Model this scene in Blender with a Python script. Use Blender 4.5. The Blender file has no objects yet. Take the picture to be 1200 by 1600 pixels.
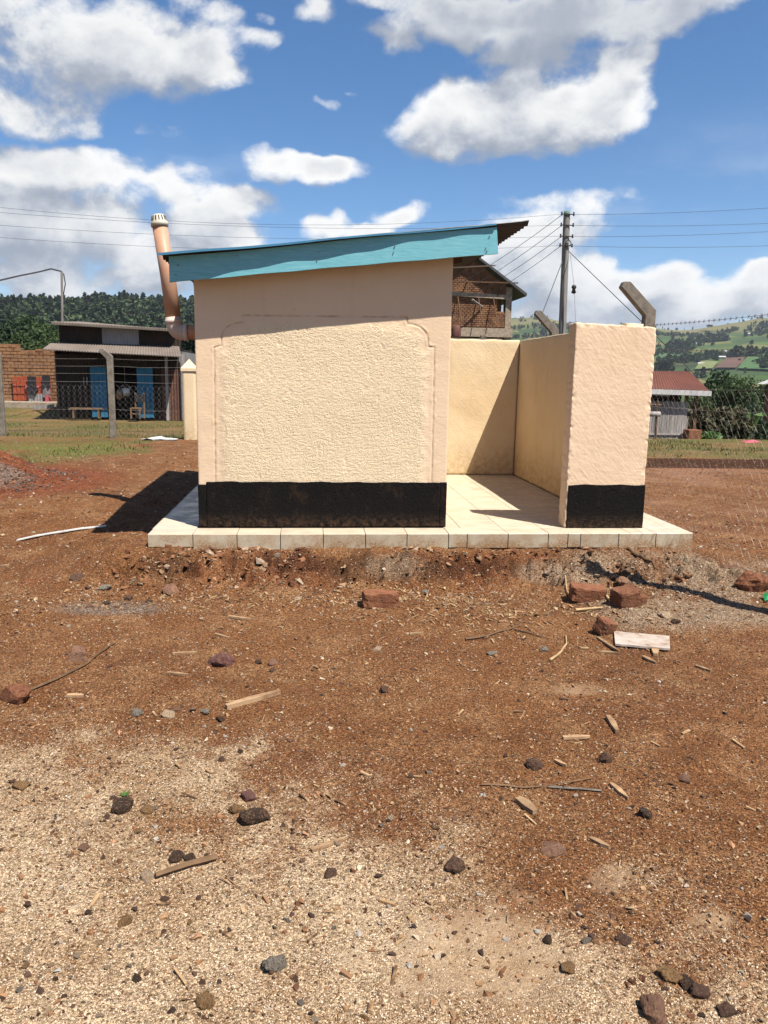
import bpy, bmesh, math, random
import numpy as np
from math import sin, cos, pi, radians, atan2, asin
from mathutils import Vector, Matrix
S = bpy.context.scene
COL = S.collection
rnd = random.Random(7)
rs = np.random.RandomState(5)

# ------------------------------------------------------------------ camera
FPX = 1200.0
PITCH, YAW, ROLL, CZ = radians(10.07), radians(5.5), radians(1.0), 1.4
fw = np.array([sin(YAW)*cos(PITCH), cos(YAW)*cos(PITCH), -sin(PITCH)])
r0 = np.array([cos(YAW), -sin(YAW), 0.0]); d0 = np.cross(fw, r0)
rt = cos(ROLL)*r0 - sin(ROLL)*d0
dn = cos(ROLL)*d0 + sin(ROLL)*r0
CAM = np.array([0.0, 0.0, CZ])
cd = bpy.data.cameras.new('camera'); cam = bpy.data.objects.new('camera', cd); COL.objects.link(cam)
cd.sensor_fit = 'VERTICAL'; cd.sensor_height = 36.0; cd.lens = 27.0
cd.clip_start = 0.05; cd.clip_end = 20000
cam.matrix_world = Matrix(((rt[0], -dn[0], -fw[0], 0), (rt[1], -dn[1], -fw[1], 0), (rt[2], -dn[2], -fw[2], CZ), (0, 0, 0, 1)))
S.camera = cam
# measured points: a pixel of the photo turned into a point at a known height / depth
def ray(x, y): return fw + rt*(x-600)/FPX + dn*(y-800)/FPX
def gz(x, y, z=0.0): v = ray(x, y); return CAM + v*(z-CZ)/v[2]
def gy(x, y, Y): v = ray(x, y); return CAM + v*Y/v[1]
def proj(P):
    v = np.asarray(P) - CAM; w = v@fw
    w = np.where(w > 0.05, w, 0.05)
    return 600+FPX*(v@rt)/w, 800+FPX*(v@dn)/w

HAZE = 0.00009
# ------------------------------------------------------------------ light
SUN = np.array([0.375, -0.44, 1.0]); SUN /= np.linalg.norm(SUN)
sl = bpy.data.lights.new('sun', 'SUN'); sl.energy = 5.0; sl.angle = radians(0.53); sl.color = (1.0, 0.93, 0.82)
so = bpy.data.objects.new('sun', sl); COL.objects.link(so)
so.rotation_euler = Vector(SUN).to_track_quat('Z', 'Y').to_euler(); so.location = (0, 0, 50)
S.view_settings.view_transform = 'Standard'; S.view_settings.look = 'None'
S.view_settings.exposure = 1.12; S.view_settings.gamma = 1.0
try: S.view_settings.use_curve_mapping = False
except Exception: pass

ALB = 0.66
class NT:
    """small node-tree builder"""
    def __init__(s, tree): s.t = tree; s.n = tree.nodes; s.l = tree.links
    def put(s, sock, v):
        if hasattr(v, 'is_output') or isinstance(v, bpy.types.NodeSocket): s.l.new(v, sock)
        else:
            try: sock.default_value = v
            except Exception: sock.default_value = tuple(v)+(1.0,) if len(v) == 3 else v
    def m(s, op, a, b=0.0, c=None, clamp=False):
        n = s.n.new('ShaderNodeMath'); n.operation = op; n.use_clamp = clamp
        s.put(n.inputs[0], a); s.put(n.inputs[1], b)
        if c is not None: s.put(n.inputs[2], c)
        return n.outputs[0]
    def v(s, op, a, b=(0, 0, 0)):
        n = s.n.new('ShaderNodeVectorMath'); n.operation = op
        s.put(n.inputs[0], a)
        if op == 'SCALE': s.put(n.inputs['Scale'], b)
        else: s.put(n.inputs[1], b)
        return n.outputs['Value'] if op in ('DOT_PRODUCT', 'LENGTH') else n.outputs[0]
    def mr(s, x, a, b, c=0.0, d=1.0, smooth=True):
        n = s.n.new('ShaderNodeMapRange'); n.interpolation_type = 'SMOOTHSTEP' if smooth else 'LINEAR'
        s.put(n.inputs[0], x)
        for i, q in enumerate((a, b, c, d)): s.put(n.inputs[i+1], q)
        return n.outputs[0]
    def mix(s, f, a, b, mode='MIX'):
        n = s.n.new('ShaderNodeMix'); n.data_type = 'RGBA'; n.blend_type = mode
        s.put(n.inputs[0], f); s.put(n.inputs[6], a if not isinstance(a, tuple) else tuple(a)+(1,)*(4-len(a)))
        s.put(n.inputs[7], b if not isinstance(b, tuple) else tuple(b)+(1,)*(4-len(b)))
        return n.outputs[2]
    def noise(s, vec, scale, detail=3.0, rough=0.55, dist=0.0, col=False):
        n = s.n.new('ShaderNodeTexNoise'); s.put(n.inputs['Vector'], vec)
        n.inputs['Scale'].default_value = scale; n.inputs['Detail'].default_value = detail
        n.inputs['Roughness'].default_value = rough; n.inputs['Distortion'].default_value = dist
        return n.outputs[1] if col else n.outputs[0]
    def voro(s, vec, scale, feat='F1', out='Distance', rand=1.0):
        n = s.n.new('ShaderNodeTexVoronoi'); n.feature = feat; s.put(n.inputs['Vector'], vec)
        n.inputs['Scale'].default_value = scale; n.inputs['Randomness'].default_value = rand
        return n.outputs[out]
    def ramp(s, f, stops):
        n = s.n.new('ShaderNodeValToRGB'); s.put(n.inputs[0], f); e = n.color_ramp.elements
        while len(e) < len(stops): e.new(0.5)
        for q, (p, c) in zip(e, stops): q.position = p; q.color = tuple(c)+(1,)*(4-len(c))
        return n.outputs[0]
    def bump(s, h, strength=0.5, dist=0.01, nrm=None):
        n = s.n.new('ShaderNodeBump'); s.put(n.inputs['Height'], h)
        n.inputs['Strength'].default_value = strength; n.inputs['Distance'].default_value = dist
        if nrm is not None: s.l.new(nrm, n.inputs['Normal'])
        return n.outputs[0]
    def sep(s, v):
        n = s.n.new('ShaderNodeSeparateXYZ'); s.put(n.inputs[0], v); return n.outputs
    def comb(s, x, y, z):
        n = s.n.new('ShaderNodeCombineXYZ')
        for i, q in enumerate((x, y, z)): s.put(n.inputs[i], q)
        return n.outputs[0]
    def dim(s, c):
        return s.mix(1.0, c, (ALB, ALB, ALB), 'MULTIPLY')
    def attr(s, name, typ='GEOMETRY'):
        n = s.n.new('ShaderNodeAttribute'); n.attribute_name = name; n.attribute_type = typ; return n

# ------------------------------------------------------------------ sky with clouds
world = bpy.data.worlds.new('World'); S.world = world; world.use_nodes = True
wt = world.node_tree; wt.nodes.clear(); W = NT(wt)
def azel(x, y):
    v = ray(x, y); v = v/np.linalg.norm(v); return atan2(v[0], v[1]), asin(v[2])
# clouds: pixel centre, radii, weight
CL = [(150, 75, 235, 95, 1), (60, 165, 95, 48, .9), (300, 110, 95, 50, 1), (330, 20, 60, 45, .5), (20, 20, 170, 90, 1),
      (80, 275, 150, 60, 1.2), (60, 350, 260, 75, 1.2), (275, 300, 75, 36, .9), (345, 345, 100, 62, 1.1), (100, 425, 330, 45, .8), (240, 395, 220, 40, .9), (-60, 300, 130, 90, 1),
      (420, 262, 60, 38, 1), (500, 270, 68, 32, 1), (465, 250, 40, 22, .7),
      (680, 195, 95, 50, 1.0), (790, 180, 150, 70, 1.1), (900, 160, 110, 75, 1.0), (960, 110, 52, 55, .8), (870, 145, 120, 62, 1.3), (780, 160, 120, 62, 1.2), (690, 150, 50, 45, .7), (990, 75, 30, 25, .6),
      (720, 20, 130, 58, 1.1), (880, 25, 180, 62, 1.2), (1070, 5, 115, 48, .9), (620, 40, 40, 45, .7), (830, 85, 100, 40, .9),
      (630, 352, 55, 26, 1), (505, 362, 34, 26, .8), (560, 375, 60, 20, .7),
      (510, 25, 42, 32, .6), (600, -5, 70, 30, .8), (236, 216, 30, 14, .35), (518, 152, 24, 9, .3), (556, 123, 13, 7, .3), (400, 60, 40, 14, .3), (425, 30, 16, 10, .3),
      (850, 430, 140, 70, 1.2), (1010, 455, 150, 58, 1.25), (1150, 475, 140, 52, 1.2), (800, 390, 90, 50, .9), (1185, 438, 60, 26, .9), (960, 500, 320, 45, 1.1), (1300, 440, 120, 60, .9), (900, 325, 100, 26, .45), (990, 322, 80, 12, .3), (870, 370, 70, 40, .55),
      (-200, 60, 150, 120, 1), (1400, 250, 120, 60, 1), (400, -200, 220, 60, 1), (1000, -230, 200, 70, 1), (100, -300, 200, 90, 1)]
grp = bpy.data.node_groups.new('cloud_density', 'ShaderNodeTree')
grp.interface.new_socket('p', in_out='INPUT', socket_type='NodeSocketVector')
grp.interface.new_socket('n', in_out='INPUT', socket_type='NodeSocketVector')
grp.interface.new_socket('d', in_out='OUTPUT', socket_type='NodeSocketFloat')
G = NT(grp); gi = grp.nodes.new('NodeGroupInput'); go = grp.nodes.new('NodeGroupOutput')
warp = G.v('SCALE', G.v('SUBTRACT', G.noise(gi.outputs[1], 7.0, 3.0, 0.6, col=True), (.5, .5, .5)), 0.10)
pp = G.v('MULTIPLY', G.v('ADD', gi.outputs[0], warp), (1, 1, 0))
acc = None
for (x, y, rx, ry, w) in CL:
    a0, e0 = azel(x, y); a1, _ = azel(x+rx, y); _, e1 = azel(x, y-ry)
    d = G.v('MULTIPLY', G.v('SUBTRACT', pp, (a0, e0, 0)), (1/abs(a1-a0), 1/abs(e1-e0), 0))
    q = G.m('MULTIPLY_ADD', G.v('DOT_PRODUCT', d, d), -w, w)
    if acc is None: acc = q
    else:
        n = G.n.new('ShaderNodeMath'); n.operation = 'SMOOTH_MAX'; G.put(n.inputs[0], acc); G.put(n.inputs[1], q); n.inputs[2].default_value = 0.35
        acc = n.outputs[0]
# generic clouds where the camera does not look
sp = G.sep(gi.outputs[0])
out_az = G.mr(G.m('ABSOLUTE', G.m('SUBTRACT', sp[0], 0.1)), 0.6, 0.9)
gen = G.m('MULTIPLY', G.m('SUBTRACT', G.noise(gi.outputs[1], 2.6, 4.0, 0.5), 0.56), 7.0)
gen = G.m('SUBTRACT', gen, G.m('MULTIPLY', G.m('SUBTRACT', 1.0, out_az), 4.0))
acc = G.m('MAXIMUM', acc, gen)
acc = G.m('MAXIMUM', acc, -1.5)
f1 = G.m('SUBTRACT', G.noise(gi.outputs[1], 9.0, 9.0, 0.62, 0.3), 0.5)
bl = G.m('SUBTRACT', 0.42, G.voro(G.v('ADD', gi.outputs[1], G.v('SCALE', warp, 0.6)), 17.0, 'SMOOTH_F1'))
dd = G.m('ADD', acc, G.m('ADD', G.m('ADD', G.m('MULTIPLY', f1, 2.5), G.m('MULTIPLY', G.m('SUBTRACT', G.noise(gi.outputs[1], 34.0, 6.0, 0.66), 0.5), 0.9)), G.m('MULTIPLY', bl, 0.55)))
grp.links.new(G.m('SUBTRACT', dd, 0.10), go.inputs[0])
tc = W.n.new('ShaderNodeTexCoord'); dirv = W.v('NORMALIZE', tc.outputs['Generated'])
sx = W.sep(dirv)
az = W.m('ARCTAN2', sx[0], sx[1]); el = W.m('ARCSINE', sx[2])
P0 = W.comb(az, el, 0.0)
def dens(off_az, off_el):
    g = W.n.new('ShaderNodeGroup'); g.node_tree = grp
    W.put(g.inputs[0], W.v('ADD', P0, (off_az, off_el, 0)))
    W.put(g.inputs[1], W.v('ADD', W.v('MULTIPLY', dirv, (1, 1, 1.35)), (off_az, 0, off_el*1.3)))
    return g.outputs[0]
dA, dB = dens(0, 0), dens(0.016, 0.034)
alpha = W.mr(dA, -0.20, 0.62)
lit = W.mr(W.m('SUBTRACT', dA, dB), -0.75, 0.95)
core = W.mr(dA, 0.35, 1.5)
lit = W.m('MULTIPLY', lit, W.m('SUBTRACT', 1.0, W.m('MULTIPLY', W.mr(el, .325, .395), W.mr(az, -.10, .2, .20, .50))))
lit = W.m('MULTIPLY', lit, W.m('SUBTRACT', 1.0, W.m('MULTIPLY', core, W.mr(el, .22, .52, .48, .88))))
CLOUD_GAIN = 0.43
ccol = W.ramp(lit, [(0.0, (0.36, 0.41, 0.50)), (0.2, (0.50, 0.54, 0.62)), (0.42, (0.71, 0.74, 0.79)), (0.64, (0.92, 0.93, 0.94)), (1.0, (1.14, 1.13, 1.11))])
# thin high haze veil near the horizon behind the clouds
veil = W.m('MULTIPLY', W.mr(W.noise(W.v('MULTIPLY', dirv, (1, 1, 4)), 3.0, 5.0, 0.6), 0.5, 0.75), W.mr(el, 0.34, 0.06))
sky = W.n.new('ShaderNodeTexSky'); sky.sky_type = 'NISHITA'; sky.sun_disc = False
sky.sun_elevation = asin(SUN[2]); sky.sun_rotation = atan2(SUN[0], SUN[1])
sky.altitude = 1800; sky.air_density = 1.0; sky.dust_density = 0.6; sky.ozone_density = 2.0
hs = W.n.new('ShaderNodeHueSaturation'); hs.inputs['Saturation'].default_value = 1.28; W.l.new(sky.outputs[0], hs.inputs['Color'])
bg1 = W.n.new('ShaderNodeBackground'); W.l.new(hs.outputs[0], bg1.inputs[0]); bg1.inputs[1].default_value = 0.066
bg2 = W.n.new('ShaderNodeBackground'); W.l.new(ccol, bg2.inputs[0]); bg2.inputs[1].default_value = CLOUD_GAIN
mx = W.n.new('ShaderNodeMixShader'); W.l.new(W.m('MAXIMUM', alpha, W.m('MULTIPLY', veil, 0.55)), mx.inputs[0])
W.l.new(bg1.outputs[0], mx.inputs[1]); W.l.new(bg2.outputs[0], mx.inputs[2])
wo = W.n.new('ShaderNodeOutputWorld'); W.l.new(mx.outputs[0], wo.inputs[0])
try: world.cycles.sampling_method = 'MANUAL'; world.cycles.sample_map_resolution = 512
except Exception: pass

# ------------------------------------------------------------------ numpy noise
_perm = rs.permutation(4096)
def _h(ix, iy, iz): return _perm[(ix + _perm[(iy + _perm[iz & 4095]) & 4095]) & 4095]
def noise3(x, y, z=0.0):
    x, y, z = np.broadcast_arrays(np.asarray(x, float), y, z)
    ix, iy, iz = np.floor(x).astype(int), np.floor(y).astype(int), np.floor(z).astype(int)
    fx, fy, fz = x-ix, y-iy, z-iz
    u, v, w = [t*t*t*(t*(t*6-15)+10) for t in (fx, fy, fz)]
    def c(a, b, d):
        h = _h(ix+a, iy+b, iz+d); th = h*2.399963; ph = (h % 97)/97*pi
        return (np.cos(th)*(fx-a)+np.sin(th)*(fy-b))*0.8 + np.cos(ph)*(fz-d)*0.6
    def L(a, b, t): return a+(b-a)*t
    return L(L(L(c(0,0,0), c(1,0,0), u), L(c(0,1,0), c(1,1,0), u), v), L(L(c(0,0,1), c(1,0,1), u), L(c(0,1,1), c(1,1,1), u), v), w)*1.5
def fbm(x, y, z=0.0, f=1.0, o=4, g=0.5):
    s = 0; a = 1
    for i in range(o): s = s + a*noise3(np.asarray(x)*f+i*17.3, np.asarray(y)*f+i*9.1, np.asarray(z)*f+i*5.7); a *= g; f *= 2.03
    return s
def sst(a, b, x): t = np.clip((np.asarray(x, float)-a)/(b-a), 0, 1); return t*t*(3-2*t)

# ------------------------------------------------------------------ mesh helpers
def np_mesh(name, V, F, mat=None, smooth=False):
    V = np.asarray(V, dtype=np.float32).reshape(-1, 3)
    me = bpy.data.meshes.new(name)
    if isinstance(F, np.ndarray):
        n, k = F.shape
        me.vertices.add(len(V)); me.vertices.foreach_set('co', V.ravel())
        me.loops.add(n*k); me.loops.foreach_set('vertex_index', F.astype(np.int32).ravel())
        me.polygons.add(n); me.polygons.foreach_set('loop_start', np.arange(0, n*k, k, dtype=np.int32))
        me.update(calc_edges=True)
    else:
        me.from_pydata([tuple(map(float, v)) for v in V], [], F); me.update()
    if smooth: me.polygons.foreach_set('use_smooth', [True]*len(me.polygons))
    if mat: me.materials.append(mat)
    return me
class MB:
    def __init__(s): s.V = []; s.F = []; s.n = 0
    def add(s, V, F):
        V = np.asarray(V, float); s.V.append(V); s.F += [tuple(int(i)+s.n for i in f) for f in F]; s.n += len(V); return s
    def box(s, x0, x1, y0, y1, z0, z1, M=None):
        V = np.array([(x, y, z) for z in (z0, z1) for y in (y0, y1) for x in (x0, x1)], float)
        if M is not None: V = V@np.array(M)[:3, :3].T+np.array(M)[:3, 3]
        return s.add(V, [(0, 2, 3, 1), (4, 5, 7, 6), (0, 1, 5, 4), (2, 6, 7, 3), (0, 4, 6, 2), (1, 3, 7, 5)])
    def bar(s, a, b, w, h, up=(0, 0, 1)):
        a, b = np.array(a, float), np.array(b, float); d = b-a; d /= np.linalg.norm(d)
        up = np.array(up, float); sd = np.cross(d, up); sd /= np.linalg.norm(sd); up = np.cross(sd, d)
        V = [p+sd*i*w/2+up*j*h/2 for p in (a, b) for (i, j) in ((-1, -1), (1, -1), (1, 1), (-1, 1))]
        return s.add(V, [(0, 3, 2, 1), (4, 5, 6, 7), (0, 1, 5, 4), (1, 2, 6, 5), (2, 3, 7, 6), (3, 0, 4, 7)])
    def tube(s, pts, rad, n=6, cap=True):
        P = [np.array(p, float) for p in pts]; k = len(P)
        if not hasattr(rad, '__len__'): rad = [rad]*k
        V = []; u = None
        for i in range(k):
            d = P[min(i+1, k-1)]-P[max(i-1, 0)]; d /= np.linalg.norm(d)+1e-12
            if u is None: u = np.cross(d, (0, 0, 1) if abs(d[2]) < .9 else (1, 0, 0))
            u = u-d*(u@d); u /= np.linalg.norm(u); w = np.cross(d, u)
            for j in range(n): t = 2*pi*j/n; V.append(P[i]+(u*cos(t)+w*sin(t))*rad[i])
        F = [(i*n+j, i*n+(j+1) % n, (i+1)*n+(j+1) % n, (i+1)*n+j) for i in range(k-1) for j in range(n)]
        if cap: F += [tuple(range(n))[::-1], tuple((k-1)*n+j for j in range(n))]
        return s.add(V, F)
    def poly_prism(s, pts, y0, y1):   # outline in x,z extruded along y
        n = len(pts); V = [(x, y0, z) for x, z in pts]+[(x, y1, z) for x, z in pts]
        return s.add(V, [tuple(range(n)), tuple(range(2*n-1, n-1, -1))]+[(i, i+n, (i+1) % n+n, (i+1) % n) for i in range(n)])
    def mesh(s, name, mat, off=(0, 0, 0), smooth=False):
        me = np_mesh(name, np.concatenate(s.V)-np.array(off, float), s.F, mat, smooth)
        return me
def link(name, me, parent=None, loc=(0, 0, 0)):
    o = bpy.data.objects.new(name, me); COL.objects.link(o); o.location = loc
    if parent is not None: o.parent = parent
    return o
def tag(o, label=None, cat=None, group=None, kind=None):
    if label: o['label'] = label
    if cat: o['category'] = cat
    if group: o['group'] = group
    if kind: o['kind'] = kind
    return o
BASE = {}
def thing(name, label, cat, base, group=None):
    o = bpy.data.objects.new(name, None); COL.objects.link(o); o.location = tuple(map(float, base)); o.empty_display_size = .2
    BASE[o.name] = np.array(base, float); return tag(o, label, cat, group)
def base_of(o): return BASE.get(o.name, np.zeros(3))
def part(name, mb, mat, parent, smooth=False, bevel=0.0):
    off = base_of(parent)
    me = mb.mesh(name, mat, off, smooth) if isinstance(mb, MB) else mb
    if bevel: do_bevel(me, bevel)
    o = link(name, me, parent); BASE[o.name] = off; return o
def solo(name, mb, mat, label, cat, base, group=None, smooth=False, kind=None, bevel=0.0):
    me = mb.mesh(name, mat, base, smooth)
    if bevel: do_bevel(me, bevel)
    o = link(name, me, None, tuple(map(float, base))); BASE[o.name] = np.array(base, float); return tag(o, label, cat, group, kind)
def do_bevel(me, w, seg=1):
    bm = bmesh.new(); bm.from_mesh(me)
    bmesh.ops.bevel(bm, geom=bm.edges[:], offset=w, segments=seg, affect='EDGES', clamp_overlap=True)
    bm.to_mesh(me); bm.free(); me.update()
def grid_faces(nx, ny, flip=False):
    i, j = np.meshgrid(np.arange(nx-1), np.arange(ny-1), indexing='ij'); a = (i*ny+j).ravel()
    q = np.stack([a, a+ny, a+ny+1, a+1], 1)
    return q[:, ::-1] if flip else q
def plaster_box(name, lo, hi, res, r, disp, mat, off, top=None, skip=()):
    """box whose faces are fine grids, edges rounded by r, every point pushed by disp(P, face)"""
    lo, hi = np.array(lo, float), np.array(hi, float); Vs, Fs, n = [], [], 0
    for ax in range(3):
        for sd in (0, 1):
            if (ax, sd) in skip: continue
            u, v = [a for a in range(3) if a != ax]
            gu = np.linspace(lo[u], hi[u], max(2, int((hi[u]-lo[u])/res[u])+1)); gv = np.linspace(lo[v], hi[v], max(2, int((hi[v]-lo[v])/res[v])+1))
            U, Vv = np.meshgrid(gu, gv, indexing='ij'); P = np.zeros(U.shape+(3,)); P[..., u] = U; P[..., v] = Vv; P[..., ax] = (lo, hi)[sd][ax]
            P = P.reshape(-1, 3); q = np.clip(P, lo+r, hi-r); d = P-q; L = np.linalg.norm(d, axis=1, keepdims=True); nn = d/np.maximum(L, 1e-9)
            P = q+nn*r; P = P+disp(P, nn)
            f = grid_faces(len(gu), len(gv), flip=((sd == 1) == (ax == 1)))
            Vs.append(P); Fs.append(f+n); n += len(P)
    V = np.concatenate(Vs); F = np.concatenate(Fs)
    if top is not None:
        V[:, 2] = lo[2]+(V[:, 2]-lo[2])*(top(V[:, 0])-lo[2])/(hi[2]-lo[2])
    me = np_mesh(name, V-np.array(off, float), F, mat, True)
    bm = bmesh.new(); bm.from_mesh(me); bmesh.ops.remove_doubles(bm, verts=bm.verts[:], dist=0.0006); bm.to_mesh(me); bm.free(); me.update()
    return me

# ------------------------------------------------------------------ materials
def newmat(name, rough=0.85, metal=0.0, spec=0.3):
    m = bpy.data.materials.new(name); m.use_nodes = True; t = NT(m.node_tree); t.n.clear()
    b = t.n.new('ShaderNodeBsdfPrincipled'); o = t.n.new('ShaderNodeOutputMaterial'); t.l.new(b.outputs[0], o.inputs[0])
    b.inputs['Roughness'].default_value = rough; b.inputs['Metallic'].default_value = metal
    b.inputs['Specular IOR Level'].default_value = spec
    t.b = b; t.tc = t.n.new('ShaderNodeTexCoord'); t.obj = t.tc.outputs['Object']
    g = t.n.new('ShaderNodeNewGeometry'); t.pos = g.outputs['Position']; t.mat = m
    return t
def simple(name, c1, c2, scale=8.0, rough=0.85, metal=0.0, bump=0.3, bscale=60.0, bdist=0.004, c3=None, s3=40.0, f3=(0.6, 0.75), stretch=(1, 1, 1), randomize=0.0, detail=5.0):
    t = newmat(name, rough, metal); v = t.v('MULTIPLY', t.obj, stretch)
    if randomize:
        oi = t.n.new('ShaderNodeObjectInfo'); v = t.v('ADD', v, t.v('SCALE', t.comb(oi.outputs['Random'], oi.outputs['Random'], 0.0), 37.0))
    f = t.mr(t.noise(v, scale, detail, 0.6), 0.35, 0.65)
    c = t.mix(f, c1, c2)
    if c3 is not None: c = t.mix(t.mr(t.noise(v, s3, 4.0, 0.6), *f3), c, c3)
    if randomize:
        c = t.mix(1.0, c, t.ramp(oi.outputs['Random'], [(0, (1-randomize,)*3), (1, (1+randomize,)*3)]), 'MULTIPLY')
    t.put(t.b.inputs['Base Color'], t.dim(c))
    if bump: t.l.new(t.bump(t.noise(v, bscale, 4.0, 0.65), bump, bdist), t.b.inputs['Normal'])
    return t.mat

def plaster_mat(name, base, dark, stain, bscale=90, bstr=0.5, panel=False):
    t = newmat(name, 0.9, spec=0.2)
    big = t.mr(t.noise(t.pos, 1.6, 5.0, 0.6), 0.3, 0.7)
    c = t.mix(big, base, dark)
    sp = t.sep(t.pos)
    streak = t.mr(t.noise(t.v('MULTIPLY', t.pos, (9, 9, 0.9)), 1.0, 5.0, 0.6), 0.55, 0.8)
    c = t.mix(t.m('MULTIPLY', streak, 0.35), c, stain)
    low = t.m('MULTIPLY', t.mr(sp[2], 0.60, 0.0), t.mr(t.noise(t.pos, 14.0, 5.0, 0.7), 0.35, 0.65))
    c = t.mix(t.m('MULTIPLY', low, 0.6), c, stain)
    if panel:
        a = t.attr('panel').outputs['Fac']
        c = t.mix(a, c, t.mix(t.mr(t.noise(t.pos, 30.0, 5.0, 0.7), 0.3, 0.7), (0.98, 0.81, 0.575), (0.92, 0.74, 0.50)))
        pit = t.mr(t.noise(t.pos, 55.0, 3.0, 0.7), 0.30, 0.42, 1.0, 0.0)
        c = t.mix(t.m('MULTIPLY', t.m('MULTIPLY', pit, a), 0.5), c, (0.50, 0.34, 0.15))
        scr = t.m('MAXIMUM', t.mr(t.noise(t.v('MULTIPLY', t.pos, (1, 1, .35)), 34.0, 4.0, 0.75, 1.5), 0.64, 0.71), t.mr(t.noise(t.v('MULTIPLY', t.pos, (1, 1, .8)), 75.0, 3.0, 0.7, .5), 0.62, 0.70))
        c = t.mix(t.m('MULTIPLY', t.m('MULTIPLY', scr, a), 0.6), c, (0.42, 0.28, 0.12))
        c = t.mix(t.attr('line').outputs['Fac'], c, (0.36, 0.23, 0.13))
    pits = t.mr(t.noise(t.pos, 40.0, 2.0, 0.5), 0.70, 0.76)
    c = t.mix(t.m('MULTIPLY', pits, 0.5), c, stain)
    t.put(t.b.inputs['Base Color'], t.dim(c))
    h = t.m('ADD', t.noise(t.pos, bscale, 4.0, 0.7), t.m('MULTIPLY', t.noise(t.v('MULTIPLY', t.pos, (1, 1, 2.2)), 22.0, 3.0, 0.5), 1.2))
    pa = t.attr('panel').outputs['Fac'] if panel else None
    if panel: h = t.m('ADD', h, t.m('MULTIPLY', pa, t.m('MULTIPLY', t.noise(t.pos, 62.0, 5.0, 0.8), 1.7)))
    else: h = t.m('ADD', h, t.m('MULTIPLY', t.noise(t.v('MULTIPLY', t.v('ADD', t.pos, t.v('MULTIPLY', t.comb(t.sep(t.pos)[2], 0, t.sep(t.pos)[0]), (.8, 0, .8))), (1, 1, .4)), 38.0, 4.0, .7), 1.6))
    if panel: h = t.m('ADD', h, t.m('MULTIPLY', t.m('MULTIPLY', pa, t.mr(t.noise(t.v('MULTIPLY', t.pos, (1, 1, .5)), 5.0, 4.0, .65), .35, .65, -.05, -.75)), t.voro(t.v('ADD', t.pos, t.v('SCALE', t.noise(t.pos, 30., 2., .5, col=True), .02)), 95.0, 'F1', 'Distance')))
    if panel: h = t.m('MULTIPLY', h, t.m('ADD', 0.45, t.m('MULTIPLY', t.attr('panel').outputs['Fac'], 1.3)))
    t.l.new(t.bump(h, bstr, 0.006), t.b.inputs['Normal'])
    return t.mat
M = {}
M['peach'] = plaster_mat('peach_plaster', (0.88, 0.665, 0.475), (0.84, 0.625, 0.435), (0.56, 0.38, 0.22), bstr=0.35)
M['peach_panel'] = plaster_mat('peach_roughcast', (0.86, 0.655, 0.465), (0.82, 0.62, 0.43), (0.60, 0.42, 0.26), bscale=150, bstr=0.7, panel=True)
M['cream'] = plaster_mat('cream_plaster', (0.88, 0.70, 0.47), (0.82, 0.63, 0.39), (0.44, 0.29, 0.12), bstr=0.35)
def black_mat():
    t = newmat('black_band_paint', 0.85, spec=0.12)
    f = t.noise(t.pos, 70.0, 4.0, 0.7); sp = t.sep(t.pos)
    c = t.mix(t.mr(f, 0.55, 0.75), (0.007, 0.006, 0.006), (0.020, 0.017, 0.015))
    dust = t.m('MAXIMUM', t.m('MULTIPLY', t.mr(sp[2], 0.16, 0.0), t.mr(t.noise(t.pos, 25.0, 5.0, 0.7), 0.35, 0.7)), t.m('MULTIPLY', t.mr(t.noise(t.v('MULTIPLY', t.pos, (1, 1, .6)), 6.0, 6.0, 0.75), 0.52, 0.72), .35))
    c = t.mix(t.m('MULTIPLY', dust, 0.55), c, (0.16, 0.09, 0.05))
    t.put(t.b.inputs['Base Color'], t.dim(c))
    t.l.new(t.bump(t.noise(t.pos, 85.0, 3.0, 0.65), 1.0, 0.012), t.b.inputs['Normal']); return t.mat
M['black'] = black_mat()
def tile_mat():
    t = newmat('cream_floor_tile', 0.28, spec=0.5); oi = t.n.new('ShaderNodeObjectInfo')
    v = t.v('ADD', t.pos, t.v('SCALE', t.comb(oi.outputs['Random'], oi.outputs['Random'], 0), 20.0))
    c = t.mix(t.mr(t.noise(v, 6.0, 4.0, .6), .3, .7), (0.72, 0.625, 0.49), (0.64, 0.54, 0.41))
    c = t.mix(t.mr(t.noise(t.v('MULTIPLY', v, (12, 12, 3)), 2.0, 5.0, .6), .62, .8, 0, .25), c, (0.50, 0.42, 0.33))
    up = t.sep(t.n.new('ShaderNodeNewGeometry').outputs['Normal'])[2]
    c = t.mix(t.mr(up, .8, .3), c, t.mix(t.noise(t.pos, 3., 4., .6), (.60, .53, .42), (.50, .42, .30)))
    dirt = t.m('MULTIPLY', t.mr(t.noise(t.pos, 5.0, 6.0, .7), .36, .60), t.mr(t.noise(t.pos, 60.0, 4.0, .7), .3, .6))
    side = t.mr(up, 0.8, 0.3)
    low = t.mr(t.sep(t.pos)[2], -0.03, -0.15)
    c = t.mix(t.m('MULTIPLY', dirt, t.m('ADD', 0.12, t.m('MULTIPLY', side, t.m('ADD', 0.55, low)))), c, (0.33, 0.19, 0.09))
    # faint marble streak print on the side tiles
    wv = t.mr(t.noise(t.v('MULTIPLY', v, (1, 1, .35)), 9.0, 3.0, .5, 1.5), .60, .66)
    c = t.mix(t.m('MULTIPLY', wv, t.m('MULTIPLY', side, .18)), c, (0.30, 0.27, 0.22))
    c = t.mix(1.0, c, t.ramp(oi.outputs['Random'], [(0, (.93, .93, .92)), (1, (1.04, 1.03, 1.02))]), 'MULTIPLY')
    t.put(t.b.inputs['Base Color'], t.dim(c)); t.put(t.b.inputs['Roughness'], t.mr(dirt, 0, 1, .3, .7)); return t.mat
M['tile'] = tile_mat()
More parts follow.
